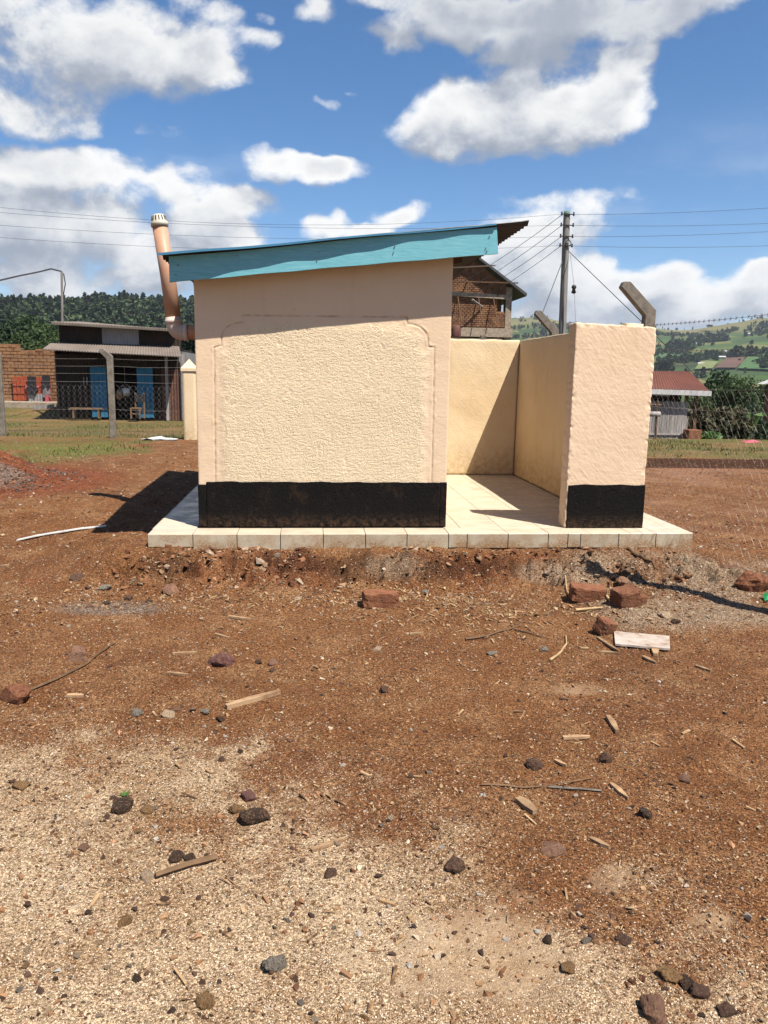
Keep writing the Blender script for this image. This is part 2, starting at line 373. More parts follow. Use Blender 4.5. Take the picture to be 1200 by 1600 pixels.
M['grout'] = simple('grout_cement', (0.22, 0.17, 0.12), (0.32, 0.25, 0.18), 12, bump=.6)
def teal_mat():
    t = newmat('teal_board_paint', 0.5, spec=0.35); v = t.v('MULTIPLY', t.pos, (1.2, 6, 14))
    g = t.noise(v, 6.0, 7.0, .72, .25)
    c = t.mix(t.mr(g, .35, .7), (0.15, 0.45, 0.54), (0.22, 0.55, 0.64))
    c = t.mix(t.mr(t.noise(t.v('MULTIPLY', t.pos, (3, 3, 9)), 5.0, 6.0, .7), .62, .75, 0, .55), c, (0.30, 0.52, 0.46))
    t.put(t.b.inputs['Base Color'], t.dim(c)); t.l.new(t.bump(g, .35, .004), t.b.inputs['Normal']); return t.mat
M['teal'] = teal_mat()
def sheet_mat(name, a, b, rust, amt, rough=.45, metal=.6):
    t = newmat(name, rough, metal)
    c = t.mix(t.mr(t.noise(t.obj, 1.5, 5., .6), .3, .7), a, b)
    c = t.mix(t.mr(t.noise(t.v('MULTIPLY', t.obj, (1, 1, .5)), 2.2, 7., .68), 1-amt, 1-amt+.2), c, rust)
    c = t.mix(t.mr(t.noise(t.obj, 14., 5., .7), .55, .75, 0, .35), c, (0.06, .045, .035))
    t.put(t.b.inputs['Base Color'], t.dim(c)); t.put(t.b.inputs['Metallic'], metal)
    t.l.new(t.bump(t.noise(t.obj, 20., 4., .6), .2, .005), t.b.inputs['Normal']); return t.mat
M['zinc'] = sheet_mat('roof_iron_sheet', (0.36, .37, .39), (.28, .29, .31), (.12, .06, .035), .45)
M['zinc_blue'] = simple('blue_painted_flashing', (.07, .26, .42), (.05, .20, .36), 4, rough=.5, bump=.1)
M['zinc_shaded'] = sheet_mat('roof_sheet_shaded_underside', (0.040, .034, .034), (.058, .048, .046), (.11, .06, .045), .42, .6, .2)  # darker copy of the sheet, shade under the roof put into its colour
M['timber_dark'] = simple('dark_rafter_timber', (.10, .05, .028), (.17, .09, .05), 5, stretch=(1, 8, 8), bump=.4)
M['pipe'] = simple('orange_sewer_pipe', (.58, .36, .25), (.54, .27, .15), 2.2, rough=.5, bump=.05, c3=(.46, .30, .21), s3=6, f3=(.5, .7))
M['pipe_grey'] = simple('pale_pipe_elbow', (.74, .64, .58), (.62, .50, .42), 5, rough=.5, bump=.05)
M['cap'] = simple('cream_vent_cowl', (.62, .57, .47), (.55, .49, .39), 8, rough=.5, bump=.05)
M['slot'] = simple('dark_cowl_slot', (.015, .015, .013), (.02, .02, .02), 8, bump=0)
M['concrete'] = simple('weathered_concrete', (.27, .235, .195), (.165, .14, .115), 9, bump=.7, bscale=70, bdist=.006, c3=(.08, .07, .055), s3=22, f3=(.58, .72))
M['concrete_light'] = simple('pale_concrete', (.42, .35, .27), (.30, .24, .18), 6, bump=.6, bscale=50, c3=(.22, .13, .08), s3=5, f3=(.55, .75))
M['wire'] = simple('galvanised_wire', (.34, .33, .31), (.24, .21, .18), 5, rough=.5, metal=.5, bump=0)
M['wire_dark'] = simple('dark_line_wire', (.05, .05, .055), (.07, .07, .075), 5, rough=.5, bump=0)
M['pole'] = simple('grey_pole_timber', (.30, .285, .27), (.20, .185, .175), 3, stretch=(6, 6, .5), bump=.5, c3=(.10, .09, .08), s3=4, f3=(.6, .75))
M['insul'] = simple('dark_insulator', (.03, .028, .028), (.06, .05, .05), 9, rough=.4, bump=0)
M['brickred'] = simple('fired_red_brick', (.25, .105, .05), (.18, .066, .032), 14, bump=1.0, bscale=45, bdist=.012, c3=(.13, .06, .035), s3=18, f3=(.55, .72), randomize=.15)
M['wood'] = simple('pale_split_wood', (.44, .29, .165), (.24, .14, .075), 8, stretch=(1, 1, 1), bump=.5, bscale=40, randomize=.25)
M['twig'] = simple('dry_brown_twig', (.20, .12, .065), (.13, .075, .04), 10, bump=.4, randomize=.2)
M['straw'] = simple('straw', (.55, .40, .22), (.42, .28, .14), 10, bump=.3, randomize=.2)
M['whiteboard'] = simple('white_painted_board', (.56, .48, .42), (.42, .34, .28), 9, rough=.6, bump=.3, c3=(.26, .14, .08), s3=9, f3=(.58, .70))
M['plastic_white'] = simple('white_plastic', (.72, .71, .68), (.60, .60, .59), 9, rough=.4, bump=.2, c3=(.30, .29, .28), s3=3, f3=(.55, .65))
M['darkwall'] = sheet_mat('dark_brown_sheet', (.040, .026, .020), (.022, .015, .013), (.06, .03, .02), .5, .8, .0)  # very dark brown wall sheet, mottled by noise
M['awning'] = sheet_mat('dusty_awning_sheet', (.235, .195, .165), (.175, .14, .12), (.13, .075, .05), .42, .8, .0)
M['palesheet'] = sheet_mat('pale_zinc_sheet', (.36, .35, .36), (.28, .27, .28), (.12, .08, .06), .4, .55, .2)
M['rustsheet'] = sheet_mat('rusty_wall_sheet', (.16, .075, .05), (.11, .05, .035), (.22, .09, .05), .5, .8, .0)
M['bluedoor'] = simple('blue_door_paint', (.035, .21, .36), (.025, .16, .29), 5, rough=.6, bump=.2, c3=(.02, .09, .14), s3=7, f3=(.6, .75))
M['reddoor'] = simple('red_gate_paint', (.42, .085, .03), (.33, .06, .025), 5, rough=.65, bump=.2)
M['adobe'] = simple('mud_mortar', (.33, .17, .085), (.25, .125, .06), 2.5, bump=.8, bscale=12, bdist=.03)
M['adobebrick'] = simple('mud_brick', (.36, .19, .095), (.27, .135, .065), 1.1, bump=.6, bscale=12, bdist=.02, c3=(.17, .08, .045), s3=2.2, f3=(.5, .65), detail=8)
M['yellowbrick'] = simple('yellow_clay_brick', (.31, .165, .085), (.17, .078, .042), 1.9, bump=.4, bscale=12, bdist=.02, c3=(.13, .06, .04), s3=2.6, f3=(.52, .64), detail=9)
M['redroof'] = sheet_mat('rust_red_roof', (.20, .075, .05), (.15, .055, .04), (.10, .05, .035), .45, .7, .1)
M['fasciawhite'] = simple('white_fascia', (.60, .60, .60), (.48, .48, .49), 3, bump=.1)
M['cloth_black'] = simple('black_cloth', (.015, .014, .02), (.03, .028, .035), 5, bump=.3, bscale=20)
M['cloth_pink'] = simple('pink_cloth', (.55, .12, .17), (.45, .09, .12), 5, bump=.3, bscale=20)
M['cloth_grey'] = simple('grey_cloth', (.12, .12, .14), (.30, .30, .30), 3, bump=.3, bscale=20)
M['plank'] = simple('weathered_plank', (.40, .37, .36), (.26, .235, .225), 4, stretch=(6, 6, .6), bump=.4, randomize=.22)
M['bark'] = simple('bark', (.11, .075, .05), (.07, .045, .03), 6, bump=.8, bscale=20, bdist=.02)
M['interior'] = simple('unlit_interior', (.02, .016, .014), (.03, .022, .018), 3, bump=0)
M['farwall'] = simple('far_house_wall', (.5, .46, .42), (.42, .38, .34), 1, bump=0)
M['farroof'] = simple('far_house_roof', (.55, .56, .58), (.42, .42, .44), 1, bump=0, rough=.5)
M['green'] = simple('green_plastic', (.02, .35, .12), (.02, .28, .10), 9, rough=.4, bump=.2)
def leaf_mat(name, a, b, c3):
    t = newmat(name, .6, spec=.25); oi = t.n.new('ShaderNodeObjectInfo')
    f = t.mr(t.noise(t.obj, .9, 4., .6), .3, .7); c = t.mix(f, a, b)
    c = t.mix(t.mr(t.noise(t.obj, 7., 2., .5), .5, .7, 0, .6), c, c3)
    t.put(t.b.inputs['Base Color'], t.dim(c))
    tr = t.n.new('ShaderNodeBsdfTranslucent'); t.put(tr.inputs[0], c); ms = t.n.new('ShaderNodeMixShader'); ms.inputs[0].default_value = .22
    t.l.new(t.b.outputs[0], ms.inputs[1]); t.l.new(tr.outputs[0], ms.inputs[2])
    t.l.new(ms.outputs[0], [n for n in t.n if n.type == 'OUTPUT_MATERIAL'][0].inputs[0]); return t.mat
M['leaf'] = leaf_mat('tree_leaves', (.030, .060, .018), (.050, .085, .022), (.075, .115, .03))
M['leaf_dark'] = leaf_mat('dark_tree_leaves', (.018, .040, .016), (.028, .055, .020), (.04, .07, .025))
M['leaf_dry'] = leaf_mat('dry_hedge_leaves', (.080, .066, .030), (.045, .048, .020), (.045, .065, .022))
M['leaf_ban'] = leaf_mat('fresh_green_leaves', (.06, .14, .03), (.09, .18, .04), (.12, .20, .05))
M['grassblade'] = leaf_mat('grass_blades', (.13, .15, .035), (.20, .17, .06), (.10, .17, .03))

# ------------------------------------------------------------------ terrain
def interp(y, pts): a = np.array(pts, float); return np.interp(y, a[:, 0], a[:, 1])
PF = [(-70, -.45), (-10, -.40), (5.3, -.40), (6.0, -.375), (6.25, -.35), (6.38, -.29), (6.46, -.18), (6.58, -.145), (6.68, -.135), (6.9, -.15), (7.3, -.22), (12, -.15), (17, -.05), (24, -.3), (31, -.5), (38, -.3), (60, -.5)]
PL = [(-70, -.45), (-10, -.40), (5.0, -.40), (6.6, -.33), (7.6, -.24), (9.2, -.08), (13, -.02), (16.9, .0), (17.6, -.06), (19.4, -.06), (19.8, -.24), (24, -.30), (30, -.49), (33, -.50), (34.0, -.30), (38, -.18), (60, -.4)]
PR = [(-70, -.45), (-10, -.42), (4.6, -.42), (5.6, -.40), (6.3, -.33), (6.9, -.27), (8, -.25), (11, -.28), (14.75, -.32), (14.95, -.17), (16, -.16), (23.5, -.42), (27, -.8), (40, -2.2), (60, -4.5)]
def Hbase(x, y):
    wl = sst(-1.3, -2.3, x); wr = sst(3.2, 4.1, x)
    f, l, r = interp(y, PF), interp(y, PL), interp(y, PR)
    return f*(1-wl)*(1-wr)+l*wl+r*wr
def H(x, y, fine=True):
    x = np.asarray(x, float); y = np.asarray(y, float)
    z = Hbase(x+.0, y+.10*noise3(x*1.7, y*.5, 3.)*sst(5, 6, y)*sst(9, 7, y))
    near = sst(12, 8, y)
    z = z+fbm(x, y, 0, .55, 3)*.022
    bank = np.exp(-((y-6.38)/.24)**2)*sst(-2.2, -1.2, x)*sst(4.6, 3.4, x)
    z = z+bank*(fbm(x, y, 1.5, 3.6, 5, .64)*.10-.09*np.clip(noise3(x*2.2, y*3.5, 6.)*2.2, 0, 1)+.075*(.6-2*np.abs(fbm(x, y, 3, 6., 4, .65))))
    # mound at the left platform corner, lump at its right corner
    z = z+.13*np.exp(-((x+1.85)/.45)**2-((y-7.0)/.42)**2)*(1+.4*fbm(x, y, 4, 4, 4))
    z = z+.05*np.exp(-((x-.2)/1.6)**2-((y-6.25)/.2)**2)
    # broken concrete apron on the right
    ap = sst(2.0, 2.5, x)*sst(5.0, 5.16, y+.1*noise3(x*2, y*2, 9))*sst(6.3, 6.0, y-.12*(x-3))
    z = z+ap*(.05+.02*fbm(x, y, 7, 2.3, 4))
    # heap of soil and chippings on the far left
    hx, hy = -4.75, 10.6
    hd = np.sqrt(((x-hx)/1.65)**2+((y-hy)/1.3)**2)
    z = z+.46*sst(1.0, .05, hd)*(1+.30*fbm(x, y, 2, 1.8, 5, .6))
    # footmark hollows, pits
    z = z+fbm(x, y, 0, 4.0, 5, .62)*.0105*near+near*.0055*fbm(x, y, 6, 24., 2, .6)
    z = z-.02*np.exp(-((x-1.1)/.5)**2-((y-4.35)/.18)**2)
    # nothing may poke through the platform
    inp = (x > -1.5) & (x < 3.6) & (y > 6.76) & (y < 11.5)
    z = np.where(inp, np.minimum(z, -.12), z)
    return z
def axis(segs):
    out = []
    for a, b, n in segs: out += list(np.linspace(a, b, n, endpoint=False))
    out.append(segs[-1][1]); return np.array(out)
gxv = axis([(-75, -20, 30), (-20, -8, 50), (-8, -4, 50), (-4, 4.6, 400), (4.6, 8, 60), (8, 25, 50), (25, 75, 25)])
gyv = axis([(-70, -4, 18), (-4, 1.3, 25), (1.3, 4.0, 150), (4.0, 8.6, 240), (8.6, 20, 190), (20, 42, 90), (42, 75, 25)])
X, Y = np.meshgrid(gxv, gyv, indexing='ij'); Z = H(X, Y)
gV = np.stack([X, Y, Z], -1).reshape(-1, 3)
# painted kinds of ground and painted shade on the banks, fixed to the ground itself
px, py = proj(gV)
def Hq(x, y):
    x = np.asarray(x, float); y = np.asarray(y, float)
    i = np.clip(np.searchsorted(gxv, x)-1, 0, len(gxv)-2); j = np.clip(np.searchsorted(gyv, y)-1, 0, len(gyv)-2)
    u = (x-gxv[i])/(gxv[i+1]-gxv[i]); v = (y-gyv[j])/(gyv[j+1]-gyv[j])
    return Z[i, j]*(1-u)*(1-v)+Z[i+1, j]*u*(1-v)+Z[i, j+1]*(1-u)*v+Z[i+1, j+1]*u*v
def mask_gravel(X, Y, px, py):
    n = fbm(X, Y, 3.3, 1.1, 4, .6)
    edge = np.interp(px, [-400, 0, 230, 430, 700, 820, 1100, 1300], [1190, 1195, 1235, 1275, 1290, 1370, 1500, 1560])
    return sst(-110, 150, py-edge+n*170)*sst(5.2, 4.2, Y)
def mask_cement(X, Y, px, py):
    n = fbm(X, Y, 8.3, 1.6, 4, .6)
    a = sst(1.0, .55, np.sqrt(((px-740)/190)**2+((py-1500)/145)**2)+n*.75)*.62
    b = sst(1.0, .6, np.sqrt(((px-555)/36)**2+((py-1500)/26)**2)+n*.2)*.5
    c = sst(1.0, .6, np.sqrt(((px-955)/45)**2+((py-1375)/28)**2)+n*.2)*.45
    d = sst(1.0, .6, np.sqrt(((px-1110)/40)**2+((py-1440)/22)**2)+n*.2)*.6
    e = sst(1.0, .5, np.sqrt(((px-900)/50)**2+((py-1077)/12)**2)+n*.2)*.5
    return np.clip(np.maximum.reduce([a, b, c, d, e]), 0, 1)*sst(6.5, 5.5, Y)
x_, y_, z_ = gV[:, 0], gV[:, 1], gV[:, 2]
mg, mc = mask_gravel(x_, y_, px, py), mask_cement(x_, y_, px, py)
gn = fbm(x_, y_, 1.1, .45, 5, .6)
grassL = sst(-2.4, -3.2, x_+gn*1.2)*sst(12.2, 14.0, y_+gn*3.2+(x_+6)*.25)*(.55+.45*sst(-.1, .25, fbm(x_, y_, 5, .35, 4)+.1))
grassR = sst(14.9, 15.25, y_+.15*gn)*sst(2.0, 3.0, x_)
grassF = sst(15, 20, y_)
mgr = np.clip(np.maximum.reduce([grassL, grassR, grassF]), 0, 1)
bankr = np.where((y_ > 14.6) & (y_ < 15.05) & (x_ > 2.5), 1.0, 0)
bankl = np.where((y_ > 19.3) & (y_ < 19.9) & (x_ < 0), .8, 0)
mgr = mgr*(1-bankr)*(1-bankl)
hd = np.sqrt(((x_+4.75)/1.75)**2+((y_-10.6)/1.4)**2)
mgrey = np.clip(np.maximum(sst(1.0, .6, hd)*.75*sst(-.05, .3, fbm(x_, y_, 2.2, 1.1, 4)+.12+.25*(-4.2-x_)),
        .75*sst(1.0, .5, np.sqrt(((px-170)/135)**2+((py-950)/17)**2)+gn*.3)*(y_ < 8)), 0, 1)
mred = np.clip(np.maximum(1.2*sst(1.45, .9, hd), np.maximum(bankr, bankl)*.8), 0, 1)+.55*np.clip(np.exp(-((y_-6.4)/.22)**2)*(x_ > -2.4)*(x_ < 4.5)*sst(-.2, .4, fbm(x_, y_, 2, 1.5, 3)), 0, 1)
apx = sst(2.0, 2.4, x_)*sst(5.0, 5.2, y_+.1*noise3(x_*2, y_*2, 9))*sst(6.75, 6.45, y_-.12*(x_-3))*sst(7.5, 5., x_)
app = sst(.45, .15, np.sqrt(((px-625)/90)**2+((py-885)/40)**2)+.3*gn)
mcon = np.clip(apx*sst(-.35, .15, fbm(x_, y_, 1, 1.3, 4)+.12)+.55*sst(1., .4, np.sqrt(((px-610)/60)**2+((py-885)/28)**2)+.5*gn)+.7*sst(1., .4, np.sqrt(((px-850)/50)**2+((py-895)/22)**2)+.5*gn), 0, 1)*(y_ < 7.4)
pale = sst(-.2, .5, fbm(x_, y_, 9, .5, 4))*sst(6.9, 7.8, y_)*sst(2.5, 3.5, x_)*sst(15, 14.6, y_)
gbright = sst(13.2, 14., y_+gn*1.2)*sst(16.2, 15.2, y_+gn*1.2)*sst(-3.2, -3.9, x_+gn)*.9+.6*sst(15.4, 16, y_)*sst(.05, .3, fbm(x_, y_, 51, .5, 4))*(x_ > 3)
bank_shade = .85*np.clip(sst(19.1, 19.35, y_+.3*noise3(x_*.8, 0., 3.))*sst(20.05, 19.8, y_+.3*noise3(x_*.8, 0., 7.))*sst(.0, -.6, x_+3.6+1.5*noise3(x_*.5, 3., 1.)), 0, 1)+np.clip(sst(14.62, 14.74, y_+.12*noise3(x_*1.5, 0., 1.))*sst(15.1, 14.96, y_+.10*noise3(x_*2, 0., 5.))*sst(2.5, 3., x_)+.9*np.clip(np.exp(-((y_-6.41)/.12)**2)*(x_ > -1.4)*(x_ < 4.2)*sst(-.45, .05, fbm(x_, y_, 31, 1.6, 5, .7)), 0, 1), 0, 1)  # shade along the ledges and bank face, painted as a dark mask
gm = np_mesh('ground', gV, grid_faces(len(gxv), len(gyv)), None, True)
for nm, arr in (('gmA', (mg, mc, mgr)), ('gmB', (mgrey, mred, mcon)), ('gmC', (pale, bank_shade*.9, gbright))):
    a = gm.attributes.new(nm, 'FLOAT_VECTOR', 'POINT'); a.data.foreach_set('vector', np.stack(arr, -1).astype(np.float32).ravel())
def ground_mat():
    t = newmat('bare_ground', .95, spec=.15); P = t.pos
    A = t.sep(t.attr('gmA').outputs['Vector']); B = t.sep(t.attr('gmB').outputs['Vector']); Cc = t.sep(t.attr('gmC').outputs['Vector'])
    big = t.mr(t.noise(P, .9, 6., .62), .32, .68)
    soil = t.mix(big, (.232, .103, .041), (.182, .075, .028))
    soil = t.mix(t.m('MULTIPLY', t.mr(t.noise(P, .55, 5., .6), .48, .62), .55), soil, (.165, .068, .030))
    soil = t.mix(t.mr(t.noise(P, 3.0, 7., .7), .44, .66, 0, .85), soil, (.300, .158, .074))
    soil = t.mix(t.mr(t.noise(P, 26., 5., .7), .52, .70, 0, .7), soil, (.13, .058, .028))
    red = t.mix(t.mr(t.noise(P, 7., 6., .7), .35, .65), (.17, .045, .018), (.24, .078, .033))
    grey = t.mix(t.mr(t.noise(P, 30., 5., .75), .35, .65), (.11, .09, .075), (.30, .25, .21))
    con = t.mix(t.mr(t.noise(P, 16., 6., .75), .35, .7), (.36, .265, .185), (.23, .145, .09))
    tan = t.mix(t.mr(t.noise(P, 2.2, 7., .7), .38, .64), (.48, .35, .225), (.32, .20, .11))
    cem = t.mix(t.mr(t.noise(P, 4.0, 8., .7), .38, .64), (.42, .315, .215), (.30, .20, .12))
    gr = t.mix(t.mr(t.noise(P, .55, 5., .6), .40, .6), (.215, .140, .055), (.125, .115, .032))
    gr = t.mix(t.mr(t.noise(t.v('MULTIPLY', P, (1, 1, 1)), 2.5, 6., .7), .5, .72, 0, .7), gr, (.22, .115, .055))
    # grains: cells with a colour of their own
    vc = t.voro(P, 170., 'F1', 'Color'); vd = t.voro(P, 170., 'F1', 'Distance')
    gv = t.sep(vc)
    grain = t.ramp(gv[0], [(0, (.30, .28, .26)), (.25, (.62, .58, .52)), (.6, (1., 1., 1.)), (.85, (1.4, 1.42, 1.42)), (1, (2.0, 2.1, 2.2))])
    vc2 = t.sep(t.voro(P, 60., 'F1', 'Color')); vd2 = t.voro(P, 60., 'F1', 'Distance')
    c = t.mix(B[1], soil, red)
    c = t.mix(t.m('MULTIPLY', Cc[0], .5), c, (.37, .20, .125))
    c = t.mix(t.m('MULTIPLY', Cc[1], .9), c, (.055, .024, .013))  # painted bank shade darkens the soil colour
    c = t.mix(B[2], c, con); c = t.mix(B[0], c, grey)
    fr = t.mr(t.m('ADD', A[0], t.m('MULTIPLY', t.m('SUBTRACT', t.noise(P, 14., 7., .78), .5), 1.7)), .25, .8)
    c = t.mix(fr, c, tan)
    gf = t.mr(t.m('ADD', A[2], t.m('MULTIPLY', t.m('SUBTRACT', t.noise(P, 3., 6., .7), .5), 1.3)), .35, .65)
    c = t.mix(gf, c, gr)
    c = t.mix(t.m('MULTIPLY', Cc[1], t.mr(t.sep(P)[1], 12., 13., 0, .92)), c, (.055, .024, .013))  # painted ledge shade again, over the grass colour farther back
    c = t.mix(t.m('MULTIPLY', Cc[2], t.mr(t.noise(P, 4., 6., .75), .36, .58)), c, (.125, .165, .030))
    dist = t.v('LENGTH', P)
    c = t.mix(t.m('MULTIPLY', t.mr(dist, 14., 7.), t.m('SUBTRACT', 1.0, t.m('MULTIPLY', A[1], .75))), c, t.mix(1.0, c, grain, 'MULTIPLY'))
    gfar = t.ramp(t.sep(t.voro(P, 38., 'F1', 'Color'))[0], [(0, (.62, .6, .58)), (.3, (.85, .84, .82)), (.7, (1.05, 1.05, 1.05)), (1, (1.5, 1.5, 1.52))])
    c = t.mix(t.m('MULTIPLY', t.mr(dist, 6., 10., 0, .8), t.mr(dist, 40., 24.)), c, t.mix(1.0, c, gfar, 'MULTIPLY'))
    # sparse bigger coloured bits
    bit = t.m('MULTIPLY', t.mr(vc2[0], .80, .84), t.mr(vd2, .42, .30))
    c = t.mix(t.m('MULTIPLY', bit, t.m('SUBTRACT', 1., t.m('MULTIPLY', A[1], .8))), c, t.ramp(vc2[1], [(0, (.06, .035, .02)), (.4, (.18, .08, .045)), (.7, (.42, .27, .15)), (1, (.55, .48, .40))]))
    c = t.mix(t.m('MULTIPLY', A[1], .9), c, cem)
    t.put(t.b.inputs['Base Color'], t.dim(c))
    hgt = t.m('ADD', t.m('MULTIPLY', vd, -.006), t.m('ADD', t.m('MULTIPLY', t.noise(P, 45., 5., .7), .014), t.m('MULTIPLY', bit, .006)))
    hgt = t.m('MULTIPLY', hgt, t.m('SUBTRACT', 1., t.m('MULTIPLY', A[1], .80)))
    b = t.n.new('ShaderNodeBump'); b.inputs['Strength'].default_value = 1.0; b.inputs['Distance'].default_value = 1.0
    t.l.new(hgt, b.inputs['Height']); t.l.new(b.outputs[0], t.b.inputs['Normal'])
    return t.mat
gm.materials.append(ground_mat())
tag(link('ground', gm), kind='structure')

# hills: polar sheet round the place, from 45 m out
def hill_h(az, d):
    dg = np.degrees(az)
    nz = fbm(az*14, np.log(d)*3, 2.0, 1.0, 5, .5)
    x, y = np.sin(az)*d, np.cos(az)*d
    base = -.6-6.5*sst(40, 130, d)*sst(0, 14, dg)-5.5*sst(40, 160, d)*sst(8, -6, dg)
    left = (70+14*np.interp(dg, [-50, -21, -17, -13, -8, 4], [0, -.35, -.30, .05, .15, .3]))*sst(190, 900, d)*(1+.03*nz)
    right = np.interp(dg, [4, 14, 17, 19.5, 21, 23.5, 26, 28, 32, 60], [190, 188, 200, 172, 168, 162, 160, 168, 188, 200])*sst(420, 2700, d+60*noise3(x/400, y/400, 4))*(1+.05*nz*sst(400, 1200, d))
    right = right+3*fbm(x, y, 0, 1/260., 3)*sst(200, 600, d)
    w = sst(3, 9, dg)
    far = sst(900, 2800, d)*50*(1-w)
    return base+(left+far)*(1-w)+right*w
NA, ND = 420, 240
aa = np.radians(np.concatenate([np.linspace(-180, -60, 30, endpoint=False), np.linspace(-60, 70, NA-60, endpoint=False), np.linspace(70, 180, 31)]))
ds = np.geomspace(52, 6500, ND)
AA, DD = np.meshgrid(aa, ds, indexing='ij')
front = sst(-75, -50, np.degrees(AA))*sst(90, 70, np.degrees(AA))
HZ = hill_h(AA, DD)*np.where(DD > 80, .25+.75*front, 1)
HZ[:, 0] = -6.5
hV = np.stack([np.sin(AA)*DD, np.cos(AA)*DD, HZ], -1).reshape(-1, 3)
hme = np_mesh('hills', hV, grid_faces(len(aa), ND, True), None, True)
def hills_mat():
    t = newmat('hill_fields', .95, spec=.1); P = t.pos; s = t.sep(P)
    w = t.v('MULTIPLY', t.v('ADD', P, t.v('SCALE', t.noise(P, .004, 3., .5, col=True), 60.)), (1, .55, 0))
    vc = t.sep(t.voro(w, 1/62., 'F1', 'Color')); edge = t.voro(w, 1/62., 'DISTANCE_TO_EDGE', 'Distance')
    fields = t.ramp(vc[0], [(0, (.060, .105, .030)), (.22, (.085, .135, .035)), (.4, (.15, .16, .055)), (.55, (.050, .085, .030)), (.7, (.19, .165, .07)), (.85, (.10, .13, .04)), (.95, (.17, .09, .06))])
    for n in [q for q in t.n if q.type == 'VALTORGB'][-1:]: n.color_ramp.interpolation = 'CONSTANT'
    fields = t.mix(t.mr(edge, .035, .0, 0, .8), fields, (.03, .05, .02))
    grassy = t.mix(t.mr(t.noise(P, .008, 5., .6), .35, .65), (.20, .175, .075), (.145, .145, .055))
    c = t.mix(t.mr(s[2], 95., 135.), fields, grassy)
    scrub = t.mr(t.noise(t.v('MULTIPLY', P, (1, .5, 1)), .012, 6., .72), .56, .62)
    c = t.mix(t.m('MULTIPLY', scrub, .85), c, (.028, .045, .020))
    forest = t.mix(t.mr(t.noise(P, .05, 4., .7), .3, .7), (.02, .035, .014), (.035, .055, .02))
    c = t.mix(t.mr(t.m('SUBTRACT', s[0], t.m('MULTIPLY', s[1], .07)), 30., -30.), c, forest)
    t.put(t.b.inputs['Base Color'], t.dim(c)); return t.mat
hme.materials.append(hills_mat())
tag(link('hills', hme), kind='structure')
def hill_pt(azd, d): a = radians(azd); return np.array([sin(a)*d, cos(a)*d, float(hill_h(np.array(a), np.array(float(d))))])

# ploughed and green fields draped on the far slope
def px_on_hill(x, y):
    v = ray(x, y); v = v/np.linalg.norm(v)
    d = np.geomspace(150, 5000, 900); p = CAM+v*d[:, None]; dd = np.hypot(p[:, 0], p[:, 1]); k = np.nonzero(p[:, 2] < hill_h(np.arctan2(p[:, 0], p[:, 1]), dd))[0]
    if len(k): return atan2(v[0], v[1]), float(dd[k[0]])
    return atan2(v[0], v[1]), 4000.
def field(corners, mat):
    C4 = [px_on_hill(*c) for c in corners]; n = 24; V = []
    for i in range(n):
        for j in range(n):
            u, w = i/(n-1), j/(n-1)
            a = [(C4[0][k]*(1-u)+C4[1][k]*u)*(1-w)+(C4[3][k]*(1-u)+C4[2][k]*u)*w for k in (0, 1)]
            V.append((sin(a[0])*a[1], cos(a[0])*a[1], float(hill_h(np.array(a[0]), np.array(a[1])))+2.5))
    o = link('farm_field', np_mesh('farm_field', V, grid_faces(n, n, True), mat, True)); tag(o, kind='structure'); return o
F_brown = simple('ploughed_soil', (.15, .075, .05), (.11, .06, .042), .02, bump=0); F_green = simple('green_crop', (.055, .125, .035), (.07, .145, .04), .02, bump=0)
F_lime = simple('pale_pasture', (.15, .19, .055), (.19, .20, .08), .02, bump=0)
field([(1117, 578), (1150, 578), (1182, 551), (1160, 549)], F_brown)
field([(1152, 579), (1215, 582), (1225, 549), (1184, 550)], F_green)
field([(1085, 580), (1113, 579), (1122, 568), (1095, 567)], F_lime)
field([(1028, 565), (1062, 566), (1066, 551), (1030, 549)], F_green)

# ------------------------------------------------------------------ instanced stuff (gravel, far woods)
def hull_mesh(name, k, seed, sq=(1, 1, .7), mat=None):
    r = np.random.RandomState(seed); P = r.normal(size=(k, 3)); P /= np.linalg.norm(P, axis=1, keepdims=True); P *= (.8+.35*r.rand(k, 1))*np.array(sq)*.5
    bm = bmesh.new(); [bm.verts.new(p) for p in P]
    res = bmesh.ops.convex_hull(bm, input=bm.verts[:])
    bmesh.ops.delete(bm, geom=[g for g in res['geom_interior'] if isinstance(g, bmesh.types.BMVert)], context='VERTS')
    me = bpy.data.meshes.new(name); bm.to_mesh(me); bm.free()
    if mat: me.materials.append(mat)
    return me
def inst_mat(name, rough=.9, bscale=120., leaf=False):
    t = newmat(name, rough, spec=.2); c = t.attr('icol', 'INSTANCER').outputs['Color']
    f = t.noise(t.obj, 1.2 if leaf else 2.0, 4., .6)
    t.put(t.b.inputs['Base Color'], t.dim(t.mix(1.0, c, t.ramp(f, [(.25, (.6, .6, .6)), (.75, (1.35, 1.35, 1.35))]), 'MULTIPLY')))
    return t.mat
M['pebble'] = inst_mat('loose_grains'); M['farleaf'] = inst_mat('far_foliage', leaf=True)
